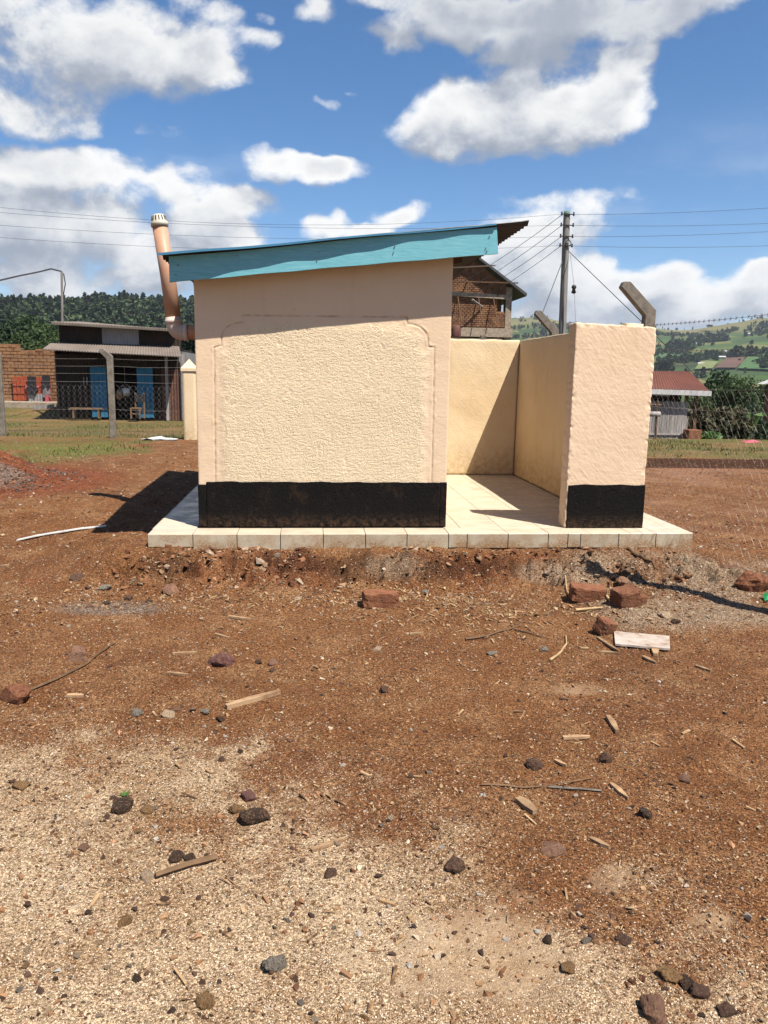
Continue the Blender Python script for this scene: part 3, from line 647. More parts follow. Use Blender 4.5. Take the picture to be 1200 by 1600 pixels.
def scatter(name, pts, rot, scl, col, protos, label):
    n = len(pts); me = bpy.data.meshes.new(name); me.vertices.add(n); me.vertices.foreach_set('co', np.asarray(pts, np.float32).ravel())
    for nm, ty, key, arr in (('rot', 'FLOAT_VECTOR', 'vector', rot), ('scl', 'FLOAT_VECTOR', 'vector', scl)):
        a = me.attributes.new(nm, ty, 'POINT'); a.data.foreach_set(key, np.asarray(arr, np.float32).ravel())
    a = me.attributes.new('icol', 'FLOAT_COLOR', 'POINT'); a.data.foreach_set('color', np.concatenate([col, np.ones((n, 1))], 1).astype(np.float32).ravel())
    a = me.attributes.new('idx', 'INT', 'POINT'); a.data.foreach_set('value', rs.randint(0, len(protos), n).astype(np.int32))
    pc = bpy.data.collections.new(name+'_kinds')
    for i, m in enumerate(protos): pc.objects.link(bpy.data.objects.new(name+'_kind', m))
    o = link(name, me)
    g = bpy.data.node_groups.new(name+'_nodes', 'GeometryNodeTree')
    g.interface.new_socket('Geometry', in_out='INPUT', socket_type='NodeSocketGeometry'); g.interface.new_socket('Geometry', in_out='OUTPUT', socket_type='NodeSocketGeometry')
    N = g.nodes; gi = N.new('NodeGroupInput'); go = N.new('NodeGroupOutput'); iop = N.new('GeometryNodeInstanceOnPoints'); ci = N.new('GeometryNodeCollectionInfo')
    ci.inputs['Collection'].default_value = pc; ci.inputs['Separate Children'].default_value = True; ci.inputs['Reset Children'].default_value = True
    def at(nm, ty): q = N.new('GeometryNodeInputNamedAttribute'); q.data_type = ty; q.inputs[0].default_value = nm; return q.outputs[0]
    g.links.new(gi.outputs[0], iop.inputs['Points']); g.links.new(ci.outputs[0], iop.inputs['Instance']); iop.inputs['Pick Instance'].default_value = True
    g.links.new(at('idx', 'INT'), iop.inputs['Instance Index']); g.links.new(at('scl', 'FLOAT_VECTOR'), iop.inputs['Scale'])
    er = N.new('FunctionNodeEulerToRotation'); g.links.new(at('rot', 'FLOAT_VECTOR'), er.inputs[0]); g.links.new(er.outputs[0], iop.inputs['Rotation'])
    g.links.new(iop.outputs[0], go.inputs[0])
    md = o.modifiers.new('scatter', 'NODES'); md.node_group = g
    return tag(o, label, kind='stuff')
PEB = [hull_mesh('pebble', 9, 30+i, (1, .85, .7), M['pebble']) for i in range(5)]
def region(n, y0, y1, p=1.0):
    Yv = y0+(y1-y0)*rs.rand(n)**p; Xv = Yv*.096+(rs.rand(n)*2-1)*(.56*Yv+.35); return Xv, Yv
def palette(n, cols, jit=.25):
    c = np.array(cols)[rs.randint(0, len(cols), n)]; return c*(1-jit+2*jit*rs.rand(n, 1))
TAN = [(.74, .59, .43), (.63, .48, .34), (.51, .36, .225), (.82, .71, .57), (.38, .24, .14), (.70, .55, .39), (.21, .12, .07), (.54, .41, .29), (.30, .17, .09)]
BRN = [(.22, .105, .048), (.165, .072, .032), (.26, .13, .062), (.34, .20, .105), (.12, .052, .027), (.28, .145, .07), (.40, .28, .17)]
def put_pebbles(name, label, n, y0, y1, smin, smax, cols, want, p=1.0, pw=2.2, extra=None):
    Xv, Yv = region(n, y0, y1, p)
    if extra is not None: Xv, Yv = extra
    Zv = Hq(Xv, Yv); P = np.stack([Xv, Yv, Zv], -1); a, b = proj(P)
    keep = rs.rand(len(Xv)) < want(Xv, Yv, a, b)
    P = P[keep]; k = len(P); s = smin+(smax-smin)*rs.rand(k)**pw; P[:, 2] += s*.12
    sc = np.stack([s*(.8+.5*rs.rand(k)), s*(.7+.5*rs.rand(k)), s*(.6+.4*rs.rand(k))], -1)
    rot = np.stack([rs.rand(k)*.7-.35, rs.rand(k)*.7-.35, rs.rand(k)*6.28], -1)
    return scatter(name, P, rot, sc, palette(k, cols), PEB, label)
W_g = lambda x, y, a, b: np.clip(mask_gravel(x, y, a, b)*(1-.93*mask_cement(x, y, a, b)), 0, 1)
put_pebbles('fine_gravel', 'pale tan fine gravel over the near ground', 230000, 1.55, 4.2, .003, .0085, TAN, W_g, 1.1)
put_pebbles('soil_crumbs', 'brown soil crumbs and grit over the yard', 210000, 1.6, 7.0, .004, .017, BRN+[(.08, .04, .022), (.46, .33, .21), (.17, .075, .035), (.11, .05, .025)],
            lambda x, y, a, b: (1-.8*mask_gravel(x, y, a, b))*(1-.85*mask_cement(x, y, a, b))*(.35+.65*sst(-.2, .3, fbm(x, y, 4, 1.2, 3)))*np.where((y > 6.74) & (x > -1.46) & (x < 3.58), 0, 1), 1.0, 3.0)
put_pebbles('coarse_chippings', 'coarse brown and grey chippings among the dirt', 15000, 1.6, 7.0, .010, .036, BRN+[(.05, .03, .022), (.07, .04, .03), (.34, .30, .26), (.52, .42, .30), (.40, .22, .12)],
            lambda x, y, a, b: np.clip(.16+.9*sst(0, .5, fbm(x, y, 14, 1.3, 4, .65))+.8*np.exp(-((y-6.1)/.22)**2)+.8*sst(1., .3, np.sqrt(((a-1050)/190)**2+((b-1460)/130)**2)), 0, 1)*np.where((y > 6.72) & (x > -1.46) & (x < 3.58), 0, 1), 1.0, 3.4)
n = 5200; bx = -1.9+rs.rand(n)*5.2; by = 6.02+.17*rs.normal(size=n)
put_pebbles('bank_rubble', 'pale and brown rubble crumbled along the foot of the bank', 0, 0, 1, .007, .03, BRN+[(.42, .33, .25), (.34, .25, .18), (.50, .38, .26)], lambda x, y, a, b: np.clip(.25+.9*sst(-.1, .35, fbm(x, y, 22, 1.0, 3)), 0, 1)*(y < 6.7), extra=(bx, by))
n = 3000; bx = -1.6+rs.rand(n)*5.0; by = 6.25+.42*rs.rand(n)
put_pebbles('bank_clods', 'clods of earth on the face of the bank', 0, 0, 1, .008, .04, [(.20, .08, .035), (.26, .12, .055), (.15, .06, .03), (.31, .17, .09)], lambda x, y, a, b: np.clip(.3+.9*sst(-.1, .35, fbm(x, y, 25, 1.6, 3)), 0, 1)*(y < 6.69), extra=(bx, by))
put_pebbles('dark_crumbs', 'dark brown crumbs thick along the gravel edge', 9000, 1.7, 5.6, .008, .026, [(.10, .05, .03), (.07, .035, .02), (.16, .08, .045), (.24, .13, .07), (.05, .03, .02), (.35, .22, .12)],
            lambda x, y, a, b: np.clip(np.exp(-((b-np.interp(a, [0, 430, 820, 1200], [1190, 1240, 1330, 1440]))/95)**2)*(.2+1.2*sst(-.1, .4, fbm(x, y, 44, 1.8, 4, .65)))+.9*sst(.28, .5, fbm(x, y, 47, 1.1, 4, .65)), 0, 1), 1.0, 2.6)
n = 1500; bx = -2.2+rs.rand(n)*5.6; by = 6.18+.5*rs.rand(n)
put_pebbles('bank_lumps', 'large lumps of earth and concrete crumbling from the bank', 0, 0, 1, .025, .10, [(.20, .085, .04), (.27, .13, .065), (.14, .055, .028), (.34, .21, .12), (.38, .28, .20)], lambda x, y, a, b: np.clip(.08+.8*sst(-.05, .35, fbm(x, y, 27, 1.3, 3)), 0, 1)*(y < 6.68), pw=2.6, extra=(bx, by))
n = 1500; bx = -2.9+rs.rand(n)*6.4; by = 5.85+.28*rs.normal(size=n)
put_pebbles('rubble_pieces', 'broken bits of brick and stone along the bank foot', 0, 0, 1, .015, .055, BRN+[(.40, .31, .23), (.30, .26, .22), (.44, .32, .2), (.09, .05, .035)], lambda x, y, a, b: np.clip(.1+1.1*sst(.0, .4, fbm(x, y, 29, .9, 4)), 0, 1)*(y < 6.5), pw=2.4, extra=(bx, by))
n = 22000; v_ = rs.rand(n)**1.4; by = 7.2+9.5*v_; bx = by*.096+(rs.rand(n)*2-1)*(.58*by+.3)
put_pebbles('yard_stones', 'small stones and grit over the back of the yard', 0, 0, 1, .010, .050, BRN+[(.42, .33, .25), (.30, .24, .2), (.5, .40, .3), (.12, .06, .035)], lambda x, y, a, b: np.clip(.35+.8*sst(0, .4, fbm(x, y, 60, .6, 4)), 0, 1)*np.where((y < 11.3) & (x > -1.5) & (x < 3.65), 0, 1), pw=3.2, extra=(bx, by))
def heap_pts(n, sc=1.0):
    r = np.sqrt(rs.rand(n))*sc; t = rs.rand(n)*6.28; return (-4.75+1.7*r*np.cos(t), 10.6+1.35*r*np.sin(t))
put_pebbles('heap_chippings', 'grey stone chippings spilled over the red soil heap', 0, 0, 1, .02, .06, [(.13, .11, .10), (.08, .065, .06), (.21, .18, .16), (.17, .07, .035), (.13, .055, .03), (.20, .085, .045)], lambda x, y, a, b: .25+.75*sst(-.2, .25, fbm(x, y, 2.2, 1.1, 4)+.12+.25*(-4.2-x)), extra=heap_pts(6500))
n = 2600; ex = (2.1+rs.rand(n)*2.6, 5.1+rs.rand(n)*1.55)
put_pebbles('apron_rubble', 'pale crumbled concrete rubble beside the platform corner', 0, 0, 1, .008, .03, [(.50, .40, .29), (.38, .27, .18), (.30, .18, .10), (.60, .52, .42)], lambda x, y, a, b: np.where((y > 6.7) & (x < 3.6), 0, .25+.6*(y > 5.7)), extra=ex)

# far wood on the left ridge and scattered trees on the right slope
def clump_mesh(name, n, seed, r=.5, h=1.0, leaf=.16, conic=.5):
    q = np.random.RandomState(seed); V = []; F = []
    for i in range(n):
        t = q.rand()**.8; z = h*(.12+.88*t); rr = r*(1-conic*t)*math.sqrt(max(.05, 1-(2*t-1)**4))*(.55+.5*q.rand())
        a = q.rand()*6.28; c = np.array([rr*cos(a), rr*sin(a), z]); nrm = q.normal(size=3); nrm[2] += .8; nrm /= np.linalg.norm(nrm)
        u = np.cross(nrm, (.3, .9, .1)); u /= np.linalg.norm(u); w = np.cross(nrm, u); s = leaf*(.6+.8*q.rand())
        b = len(V); V += [c+u*s, c+w*s*.8, c-u*s, c-w*s*.8]; F.append((b, b+1, b+2, b+3))
    return np_mesh(name, V, np.array(F), M['farleaf'])
FT = [clump_mesh('far_tree_crown', 90, 1, .42, 1., .17, .3), clump_mesh('far_tree_crown', 90, 2, .34, 1.1, .15, .7), clump_mesh('far_tree_crown', 80, 3, .5, .9, .19, .2), clump_mesh('far_tree_crown', 90, 4, .28, 1.3, .13, .8)]
def far_wood(name, label, n, az, dr, smin, smax, cols, want=None, groups=None):
    if groups is not None: a, d = groups
    else: a = np.radians(az[0]+(az[1]-az[0])*rs.rand(n)); d = dr[0]*(dr[1]/dr[0])**rs.rand(n)
    z = hill_h(a, d); x, y = np.sin(a)*d, np.cos(a)*d
    k = rs.rand(len(a)) < (want(a, d, x, y, z) if want else np.ones(len(a)))
    P = np.stack([x, y, z-.4], -1)[k]; m = len(P); s = smin+(smax-smin)*rs.rand(m)**1.5
    sc = np.stack([s*(.9+.4*rs.rand(m)), s*(.9+.4*rs.rand(m)), s*(.8+.35*rs.rand(m))], -1)
    rot = np.stack([np.zeros(m), np.zeros(m), rs.rand(m)*6.28], -1)
    return scatter(name, P, rot, sc, palette(m, cols, .3), FT, label)
WOODC = [(.036, .066, .030), (.045, .080, .034), (.028, .052, .026), (.060, .095, .038), (.080, .112, .044)]
far_wood('forest', 'dark green forest covering the left ridge', 16000, (-32, 5), (250, 960), 5, 11, WOODC, lambda a, d, x, y, z: np.where((np.abs(np.degrees(a)+15.2) < 3.2) & (d > 430) & (d < 520), .12, 1.0))
far_wood('slope_woodland', 'scattered trees and hedges over the far right slope', 16000, (6, 42), (700, 3200), 4.5, 9, WOODC,
         lambda a, d, x, y, z: np.clip(sst(.12, .3, fbm(x, y, 0, 1/150., 4, .6))*1.0+.012, 0, 1)*np.where(z > 110, .18, 1))
# valley-bottom hedge rows
ga = np.radians(np.repeat(np.array([20, 22, 24.5, 26, 28, 30, 31.5]), 60)+rs.rand(420)*1.6-.8); gd = np.repeat(np.array([700, 1000, 820, 1300, 1500, 1050, 1800]), 60)+rs.rand(420)*25
far_wood('hedge_rows', 'dark tree rows between the fields of the valley', 0, None, None, 8, 14, WOODC, groups=(ga, gd))
# far farmhouses
def far_house(azd, d, w, label, roofm):
    p = hill_pt(azd, d); t = thing('farmhouse', label, 'house', p, 'far farmhouses on the slopes')
    Mx = Matrix.Translation(Vector(p))@Matrix.Rotation(-radians(azd)+.2, 4, 'Z'); a = MB().box(-w/2, w/2, -w*.3, w*.3, -1.0, w*.28, Mx); part('wall', a, M['farwall'], t)
    V = [(-w*.56, -w*.38, w*.27), (w*.56, -w*.38, w*.27), (w*.56, w*.38, w*.27), (-w*.56, w*.38, w*.27), (-w*.5, 0, w*.48), (w*.5, 0, w*.48)]
    V = [tuple(Mx@Vector(v)) for v in V]; part('roof', MB().add(V, [(0, 1, 5, 4), (2, 3, 4, 5), (1, 2, 5), (3, 0, 4), (0, 3, 2, 1)]), roofm, t)
for i, (x, y, d, w) in enumerate([(118, 494, 0, 9), (124, 496, 0, 7), (158, 499, 0, 6), (190, 503, 0, 6), (1137, 552, 0, 9), (1146, 557, 0, 7), (1128, 561, 0, 8), (1052, 553, 0, 8), (1095, 571, 0, 7), (1170, 524, 0, 9), (1088, 539, 0, 8)]):
    a, d = px_on_hill(x, y)
    lab = ['white roofed house highest in the clearing on the wooded hill', 'small pale house right beside the highest white one on the wooded hill', 'lone pale house middle way along the wooded hill foot', 'pale house lowest right on the wooded hill foot', 'upper of three pale houses left of the ploughed field', 'pale house touching the ploughed field corner', 'lower left of three pale houses by the ploughed field', 'pale house above the red shed roof among green plots', 'pale house just above the pale pasture strip', 'pale house high on the right slope above the green crop', 'pale house among trees high above the red shed'][i]
    far_house(math.degrees(a), d, w, lab, M['farroof'])

# ------------------------------------------------------------------ trees near
def blob_crown(seed, n, lobes, leaf):
    q = np.random.RandomState(seed); L = []
    for (x, y, z, r) in lobes: L.append((np.array([x, y, z]), r))
    V = []
    k = [r**2 for _, r in L]; k = np.array(k)/sum(k)
    ids = q.choice(len(L), n, p=k)
    for i in ids:
        c0, r = L[i]; d = q.normal(size=3); d /= np.linalg.norm(d); rr = r*(.55+.5*q.rand()**.5)*(1+.22*math.sin(d[0]*7+i)+.18*math.sin(d[2]*9+2*i))
        c = c0+d*rr*np.array([1, 1, .85]); nrm = d*.6+q.normal(size=3)*.6+np.array([0, 0, .4]); nrm /= np.linalg.norm(nrm)
        u = np.cross(nrm, q.normal(size=3)); u /= np.linalg.norm(u); w = np.cross(nrm, u); s = leaf*(.6+.8*q.rand())
        V += [c+u*s, c+w*s*.55, c-u*s, c-w*s*.55]
    n = len(V)//4; return np.array(V), np.arange(4*n).reshape(n, 4)
def tree_kind(seed, h, r, leaf, n, mat):
    q = np.random.RandomState(seed); lobes = []
    for i in range(9):
        a = q.rand()*6.28; t = q.rand(); lobes.append((r*.55*cos(a)*(1-.5*t), r*.55*sin(a)*(1-.5*t), h*(.38+.5*t), r*(.38+.22*q.rand())))
    V, F = blob_crown(seed, n, lobes, leaf); cm = np_mesh('crown', V, F, mat)
    mb = MB().tube([(0, 0, -.3), (.03*h, .02*h, h*.25), (0, .02*h, h*.6), (.02*h, 0, h*.85)], [.045*h*.6, .035*h*.6, .02*h*.6, .008*h], 8)
    for l in lobes[:6]: mb.tube([(.02*h, .02*h, h*.3), (l[0]*.5, l[1]*.5, (h*.35+l[2])/2), (l[0], l[1], l[2])], [.014*h, .01*h, .004*h], 5)
    return mb.mesh('trunk', M['bark'], smooth=True), cm
TK = [tree_kind(11, 7, 3.0, .17, 5200, M['leaf']), tree_kind(12, 7, 2.6, .17, 5200, M['leaf_dark']), tree_kind(13, 7, 3.4, .16, 6000, M['leaf'])]
def near_tree(x, y, z, s, k, label, group, sx=1.0):
    t = thing('broadleaf_tree', label, 'tree', (x, y, z), group); t.scale = (s*sx, s*sx, s); t.rotation_euler = (0, 0, rnd.random()*6.28)
    link('trunk', TK[k][0], t); link('crown', TK[k][1], t); return t
# right-hand trees behind the hedge: px centre x, top y, depth, kind
RT = [(1135, 577, 52, 1, .75, 'tallest dark pointed tree behind the dry hedge'), (1112, 602, 46, 0, .8, 'green bushy tree just right of the red roofed shed'), (1160, 600, 45, 2, 1.0, 'broad green tree behind the middle of the dry hedge'),
      (1195, 596, 47, 0, 1.0, 'broad green tree at the right edge of view'), (1098, 622, 38, 2, .8, 'low green tree touching the shed wall'), (1180, 628, 40, 1, 1., 'low dark tree before the far right fields'), (1230, 590, 45, 1, 1., 'dark tree just past the right edge'), (1150, 640, 36, 0, .9, 'shortest green tree directly over the hedge')]
for (cx, ty, D, k, sx, lab) in RT:
    p = gy(cx, ty, D); zb = float(interp(min(D, 60), PR)); h = (p[2]-zb); near_tree(p[0], D, zb, h/6.6, k, lab, 'trees behind the red roofed shed', sx)
LT = [(14, 497, 88, 1, 1.1, 'dark tree at the left edge behind the mud brick wall'), (45, 494, 95, 0, 1.1, 'tall green tree behind the middle of the mud wall'), (70, 515, 70, 2, 1.1, 'lower pale green tree left of the dark shop'), (-25, 500, 90, 1, 1.2, 'dark tree past the left edge'), (30, 522, 66, 0, 1.1, 'low tree right above the mud brick wall'),
      (294, 505, 80, 1, .9, 'dark tree glimpsed between shop and house'), (88, 528, 62, 2, .8, 'smallest tree tucked behind the shop corner')]
for (cx, ty, D, k, sx, lab) in LT:
    p = gy(cx, ty, D); zb = float(interp(min(D, 60), PL))-(D-60)*.03; h = max(3, p[2]-zb); near_tree(p[0], D, zb, h/6.6, k, lab, 'trees behind the dark shop', sx)
# hedge and fresh leaves on the right
def hedge(x0, x1, D, top, seed, n, mat, name, label, cat):
    q = np.random.RandomState(seed); a = gy(x0, top, D); b = gy(x1, top, D); zb = float(Hbase(a[0], D)); h = a[2]-zb
    lobes = [(a[0]+(b[0]-a[0])*u, D+.4*q.rand(), zb+h*(.3+.35*q.rand()), h*(.33+.2*q.rand())) for u in np.linspace(.03, .97, 14)]
    V, F = blob_crown(seed, n, lobes, .10); base = np.array([a[0], D, zb]); o = link(name, np_mesh(name, V-base, F, mat), None, tuple(base)); tag(o, label, cat)
hedge(1086, 1165, 27, 638, 3, 5200, M['leaf_dry'], 'dry_hedge', 'brown dry hedge running right of the shed', 'hedge')
hedge(1078, 1130, 26, 676, 4, 900, M['leaf_ban'], 'low_green_hedge', 'low strip of fresh green plants at the dry hedge foot', 'plants')
hedge(1155, 1215, 30, 655, 8, 2400, M['leaf_dark'], 'dark_shrub_row', 'row of dark shrubs at the right edge', 'shrubs')
t = thing('banana_plant', 'light green banana plant standing out against dark trees', 'plant', (*gy(1167, 662, 28)[:2], -1.0))
for i in range(5):
    a = i*1.3; c = gy(1167, 660, 28); mb = MB(); P = [c+np.array([0, 0, -1.0]), c+np.array([.2*cos(a), .1, -.3]), c+np.array([.45*cos(a), .3*sin(a), .35]), c+np.array([.8*cos(a), .5*sin(a), .25])]
    mb.add([P[0]+[.03, 0, 0], P[0]-[.03, 0, 0], P[1]+[.16, 0, 0], P[1]-[.16, 0, 0], P[2]+[.16, 0, .05], P[2]-[.16, 0, .05], P[3]], [(0, 1, 3, 2), (2, 3, 5, 4), (4, 5, 6)]); part('leaf', mb, M['leaf_ban'], t)

# grass blades on the far turf
def grass():
    n = 26000; xs = -14+rs.rand(n)*25; ys = 12.5+rs.rand(n)**1.3*14; g = fbm(xs, ys, 1.1, .45, 5, .6)
    gl = sst(-2.4, -3.2, xs+g*1.2)*sst(12.2, 14., ys+g*3.2+(xs+6)*.25)*sst(-.1, .25, fbm(xs, ys, 5, .35, 4)+.05); gr = sst(15., 15.2, ys)*(xs > 3)*sst(-.3, .3, g+.1); k = rs.rand(n) < np.maximum(gl, gr)
    xs, ys = xs[k], ys[k]; m = len(xs); zs = Hq(xs, ys); h = .03+.06*rs.rand(m); a = rs.rand(m)*6.28; w = .012; dx, dy = np.cos(a)*w, np.sin(a)*w; lx, ly = (rs.rand(m)-.5)*.06, (rs.rand(m)-.5)*.06
    V = np.stack([np.stack([xs-dx, ys-dy, zs], -1), np.stack([xs+dx, ys+dy, zs], -1), np.stack([xs+lx, ys+ly, zs+h], -1)], 1).reshape(-1, 3)
    tag(link('grass', np_mesh('grass', V, np.arange(3*m).reshape(m, 3), M['grassblade'])), 'short patchy grass beyond the yard', kind='stuff')
grass()

# ================================================================== tiled platform
FY = 6.735
plat = thing('tiled_platform', 'cream tiled concrete plinth carrying the washroom and privacy walls', 'platform', (1.0, 8.8, -.1))
part('concrete_base', MB().box(-1.40, 3.53, 6.765, 11.15, -.36, -.012), M['grout'], plat)
TILE_CACHE = {}
def tile(x0, x1, y0, y1, z0, z1, tilt=0.0, label=None):
    w, d, h = x1-x0-.004, y1-y0-.004, z1-z0
    key = (round(w, 3), round(d, 3), round(h, 3))
    if key not in TILE_CACHE:
        me = MB().box(-w/2, w/2, -d/2, d/2, -h/2, h/2).mesh('tile', M['tile']); do_bevel(me, .0022); TILE_CACHE[key] = me
    o = link('tile', TILE_CACHE[key], plat, (Vector(((x0+x1)/2, (y0+y1)/2, (z0+z1)/2))-plat.location)); o.rotation_euler = (tilt*rnd.uniform(-1, 1), tilt*rnd.uniform(-1, 1), 0)
    return o
XF = [-1.425, -1.037, -.654, -.273, .107, .485, .861, 1.241, 1.412, 1.792, 2.169, 2.354, 2.475, 2.838, 3.196, 3.557]
HF = [.085, .105, .112, .118, .122, .125, .118, .10, .105, .105, .105, .10, .105, .115, .175]
for i, h in enumerate(HF):  # each riser tile has its own cut height
    tile(XF[i]+.001, XF[i+1]-.001, FY-.004, FY+.008, -h-.03, -.0035, .002)
XT = [-1.425, -1.037, -.654, -.273, .107, .485, .861, 1.241, 1.79, 2.17, 2.56, 2.95, 3.20, 3.557]
for i in range(len(XT)-1): tile(XT[i], XT[i+1], FY+.004, 7.0, -.012, 0.0+(.001 if i % 2 else 0), .0012)
ys = [7.0+.395*k for k in range(11)]
for k in range(10):
    tile(-1.425, -1.037, ys[k], ys[k+1], -.012, 0, .001)
    for (a, b) in ((1.241, 1.40), (1.40, 1.79), (1.79, 2.17), (2.17, 2.56), (2.56, 2.95)): tile(a, b, ys[k], ys[k+1], -.012, 0, .0014)
    tile(3.16, 3.557, ys[k], ys[k+1], -.012, 0, .001)
for k in range(10):   # the far left and right rims of the slab
    tile(-1.437, -1.427, ys[k], ys[k+1], -.16, -.0035, 0); tile(3.559, 3.569, ys[k], ys[k+1], -.16, -.0035, 0)

# ================================================================== washroom building
WX0, WX1, WY, WD = -1.022, 1.262, 7.043, 10.9
def ztop(x): return 2.265+(np.asarray(x)+1.2)*.1185
house = thing('washroom_building', 'peach plastered washroom with black base band and turquoise eaves board', 'building', (0.12, 8.9, 0))
def fz(px, py): q = gy(px, py, WY); return q[0], q[2]
# outline of the incised panel, left and right sides from the photograph
def arc(c, r, a0, a1, n=10): return [(c[0]+r[0]*cos(a), c[1]+r[1]*sin(a)) for a in np.linspace(a0, a1, n)]
l0, l1 = fz(336.5, 757), fz(334.5, 543); n0, n1 = fz(346, 540), fz(346, 528); t0, t1 = fz(380, 503.5), fz(380, 492.5)
R0, R1 = fz(674.5, 755), fz(679, 543); m0, m1 = fz(669, 542), fz(669, 533); u1, u0 = fz(636, 495.5), fz(636.5, 506)
PL_ = [l0, l1, n0, n1]+arc((t0[0], n1[1]), (t0[0]-n1[0], t0[1]-n1[1]), pi, pi/2)+[t0, t1, u1, u0]+arc((u0[0], m1[1]), (m1[0]-u0[0], u0[1]-m1[1]), pi/2, 0)+[m1, m0, R1, R0]
PL_ = np.array(PL_)
def dist_poly(x, z):
    d = np.full(x.shape, 9.0)
    for a, b in zip(PL_[:-1], PL_[1:]):
        e = b-a; L = e@e+1e-12; t = np.clip(((x-a[0])*e[0]+(z-a[1])*e[1])/L, 0, 1); d = np.minimum(d, np.hypot(x-a[0]-t*e[0], z-a[1]-t*e[1]))
    return d
def inside(x, z):
    Q = np.vstack([PL_, [R0[0], 0], [l0[0], 0]]); c = np.zeros(x.shape, bool)
    for a, b in zip(Q, np.roll(Q, -1, 0)):
        k = ((a[1] > z) != (b[1] > z)); xi = a[0]+(z-a[1])*(b[0]-a[0])/np.where(abs(b[1]-a[1]) < 1e-9, 1e-9, b[1]-a[1]); c ^= k & (x < xi)
    return c
def panel_weight(x, z, Q=None):
    d = dist_poly(x, z)+.03*noise3(x*5, z*5, 2.); return np.where(inside(x, z), sst(.02, .13, d+.02*noise3(x*16, z*16, 5.)), 0)*np.where(z < .55, 1, 1)
def rough(x, z):
    a = fbm(x, z*1.05, 1., 42., 2, .6); b = fbm(x, z, 5., 62., 1, .5)
    c = sst(-.2, .45, fbm(x*1.3, z*.7, 3., 4.2, 4, .65)); gouge = np.clip(fbm(x*1.6, z*.5, 9., 15., 3, .6)-.42, 0, 1)*1.6
    return (np.abs(a)*-.9+.35+b*.35)*.0024*(.35+1.2*c)-.006*gouge
def house_disp(P, nn):
    x, y, z = P[:, 0], P[:, 1], P[:, 2]*ztop(P[:, 0])/2.4
    D = nn*(fbm(x*1.0, y*1.0+z*1.3, 3., 1.4, 3)*.004)[:, None]+nn*(fbm(x, y, z, 9., 2)*.0012)[:, None]
    fr = nn[:, 1] < -.99
    w = panel_weight(x, z)*sst(.40, .445, z); d = dist_poly(x, z)
    off = w*rough(x, z)-.0075*np.exp(-(d/.0055)**2)*(.75+.5*noise3(x*20, z*20))+np.where(inside(x, z), .001, 0)*sst(0, .02, d)
    off = off+.004*np.exp(-((d-.016)/.008)**2)*np.clip(noise3(x*14, z*14, 8.)*2, 0, 1)
    D[:, 1] -= np.where(fr, off, 0); return D
hm = plaster_box('wall', (WX0, WY, 0.001), (WX1, WD, 2.4), (.0075, .5, .0075), .012, house_disp, M['peach_panel'], base_of(house), top=lambda x: ztop(x), skip=((1, 1), (0, 0), (0, 1), (2, 0), (2, 1)))
co = np.zeros(len(hm.vertices)*3, np.float32); hm.vertices.foreach_get('co', co); co = co.reshape(-1, 3)+base_of(house).astype(np.float32)
dl = dist_poly(co[:, 0], co[:, 2]); ln = np.where((co[:, 1] < WY+.02) & (co[:, 2] > .42), np.exp(-(dl/.0058)**2)*np.clip(.45+.9*noise3(co[:, 0]*16, co[:, 2]*16, 1.), 0, .85), 0)
a = hm.attributes.new('line', 'FLOAT', 'POINT'); a.data.foreach_set('value', ln.astype(np.float32))
pw = panel_weight(co[:, 0], co[:, 2]); a = hm.attributes.new('panel', 'FLOAT', 'POINT'); a.data.foreach_set('value', pw.astype(np.float32))
part('front_wall', hm, None, house)
def flat_disp(amp=.003, f=3.):
    return lambda P, nn: nn*(fbm(P[:, 0]+P[:, 1]*.7, P[:, 2], P[:, 1], f, 4, .55)*amp)[:, None]
part('side_walls', plaster_box('side_walls', (WX0+.0005, WY+.0125, 0.001), (WX1-.0005, WD, 2.4), (.06, .06, .06), .008, flat_disp(), M['peach'], base_of(house), top=lambda x: ztop(x)-.004), None, house)
def rough_disp(P, nn):
    x, y, z = P[:, 0], P[:, 1], P[:, 2]; return nn*((.35-np.abs(fbm(x, z*1.2, y, 24., 3))*.9)*.006+.002*noise3(x*3, z*3))[:, None]
def edge_top(z0, amp): return lambda x: z0+amp*noise3(np.asarray(x)*6, 0., 4.)
part('black_band', plaster_box('black_band', (WX0+.072, WY-.011, .002), (WX1-.062, WY+.05, .425), (.008, .05, .008), .005, rough_disp, M['black'], base_of(house), top=edge_top(.425, .009)), None, house)
part('corner_band', plaster_box('corner_band', (WX0-.004, WY-.0075, .002), (WX0+.073, WY+.35, .40), (.012, .05, .012), .004, flat_disp(.002, 8), M['black'], base_of(house), top=edge_top(.398, .004)), None, house)
part('corner_band', plaster_box('corner_band', (WX1-.063, WY-.0075, .002), (WX1+.004, WY+.35, .425), (.012, .05, .012), .004, flat_disp(.002, 8), M['black'], base_of(house), top=edge_top(.428, .004)), None, house)
# roof: corrugations run up the slope, their wavy ends show at the high side
RX0, RX1, RY0, RY1 = -1.235, 1.865, 6.80, 10.6
def roof_z(x): return 2.345+(x+1.235)*.1215
def roof_sheet():
    nx, ny = 40, 900; xs = np.linspace(RX0, RX1, nx); ys_ = np.linspace(RY0, RY1, ny); Xg, Yg = np.meshgrid(xs, ys_, indexing='ij')
    wav = .018*np.cos((Yg-RY0)*2*pi/.115); jag = np.where(Xg > RX1-.2, 0, 0)
    Xe = Xg+(Xg > RX1-.06)*.006*noise3(Yg*9, 0., 0.); Z1 = roof_z(Xg)+wav+.006*noise3(Xg*2, Yg*2)
    Vt = np.stack([Xe, Yg, Z1], -1).reshape(-1, 3); Vb = Vt-[0, 0, .004]; F = grid_faces(nx, ny); return Vt, Vb, F
Vt, Vb, F_ = roof_sheet(); nv = len(Vt)
rims = []
nx, ny = 40, 900
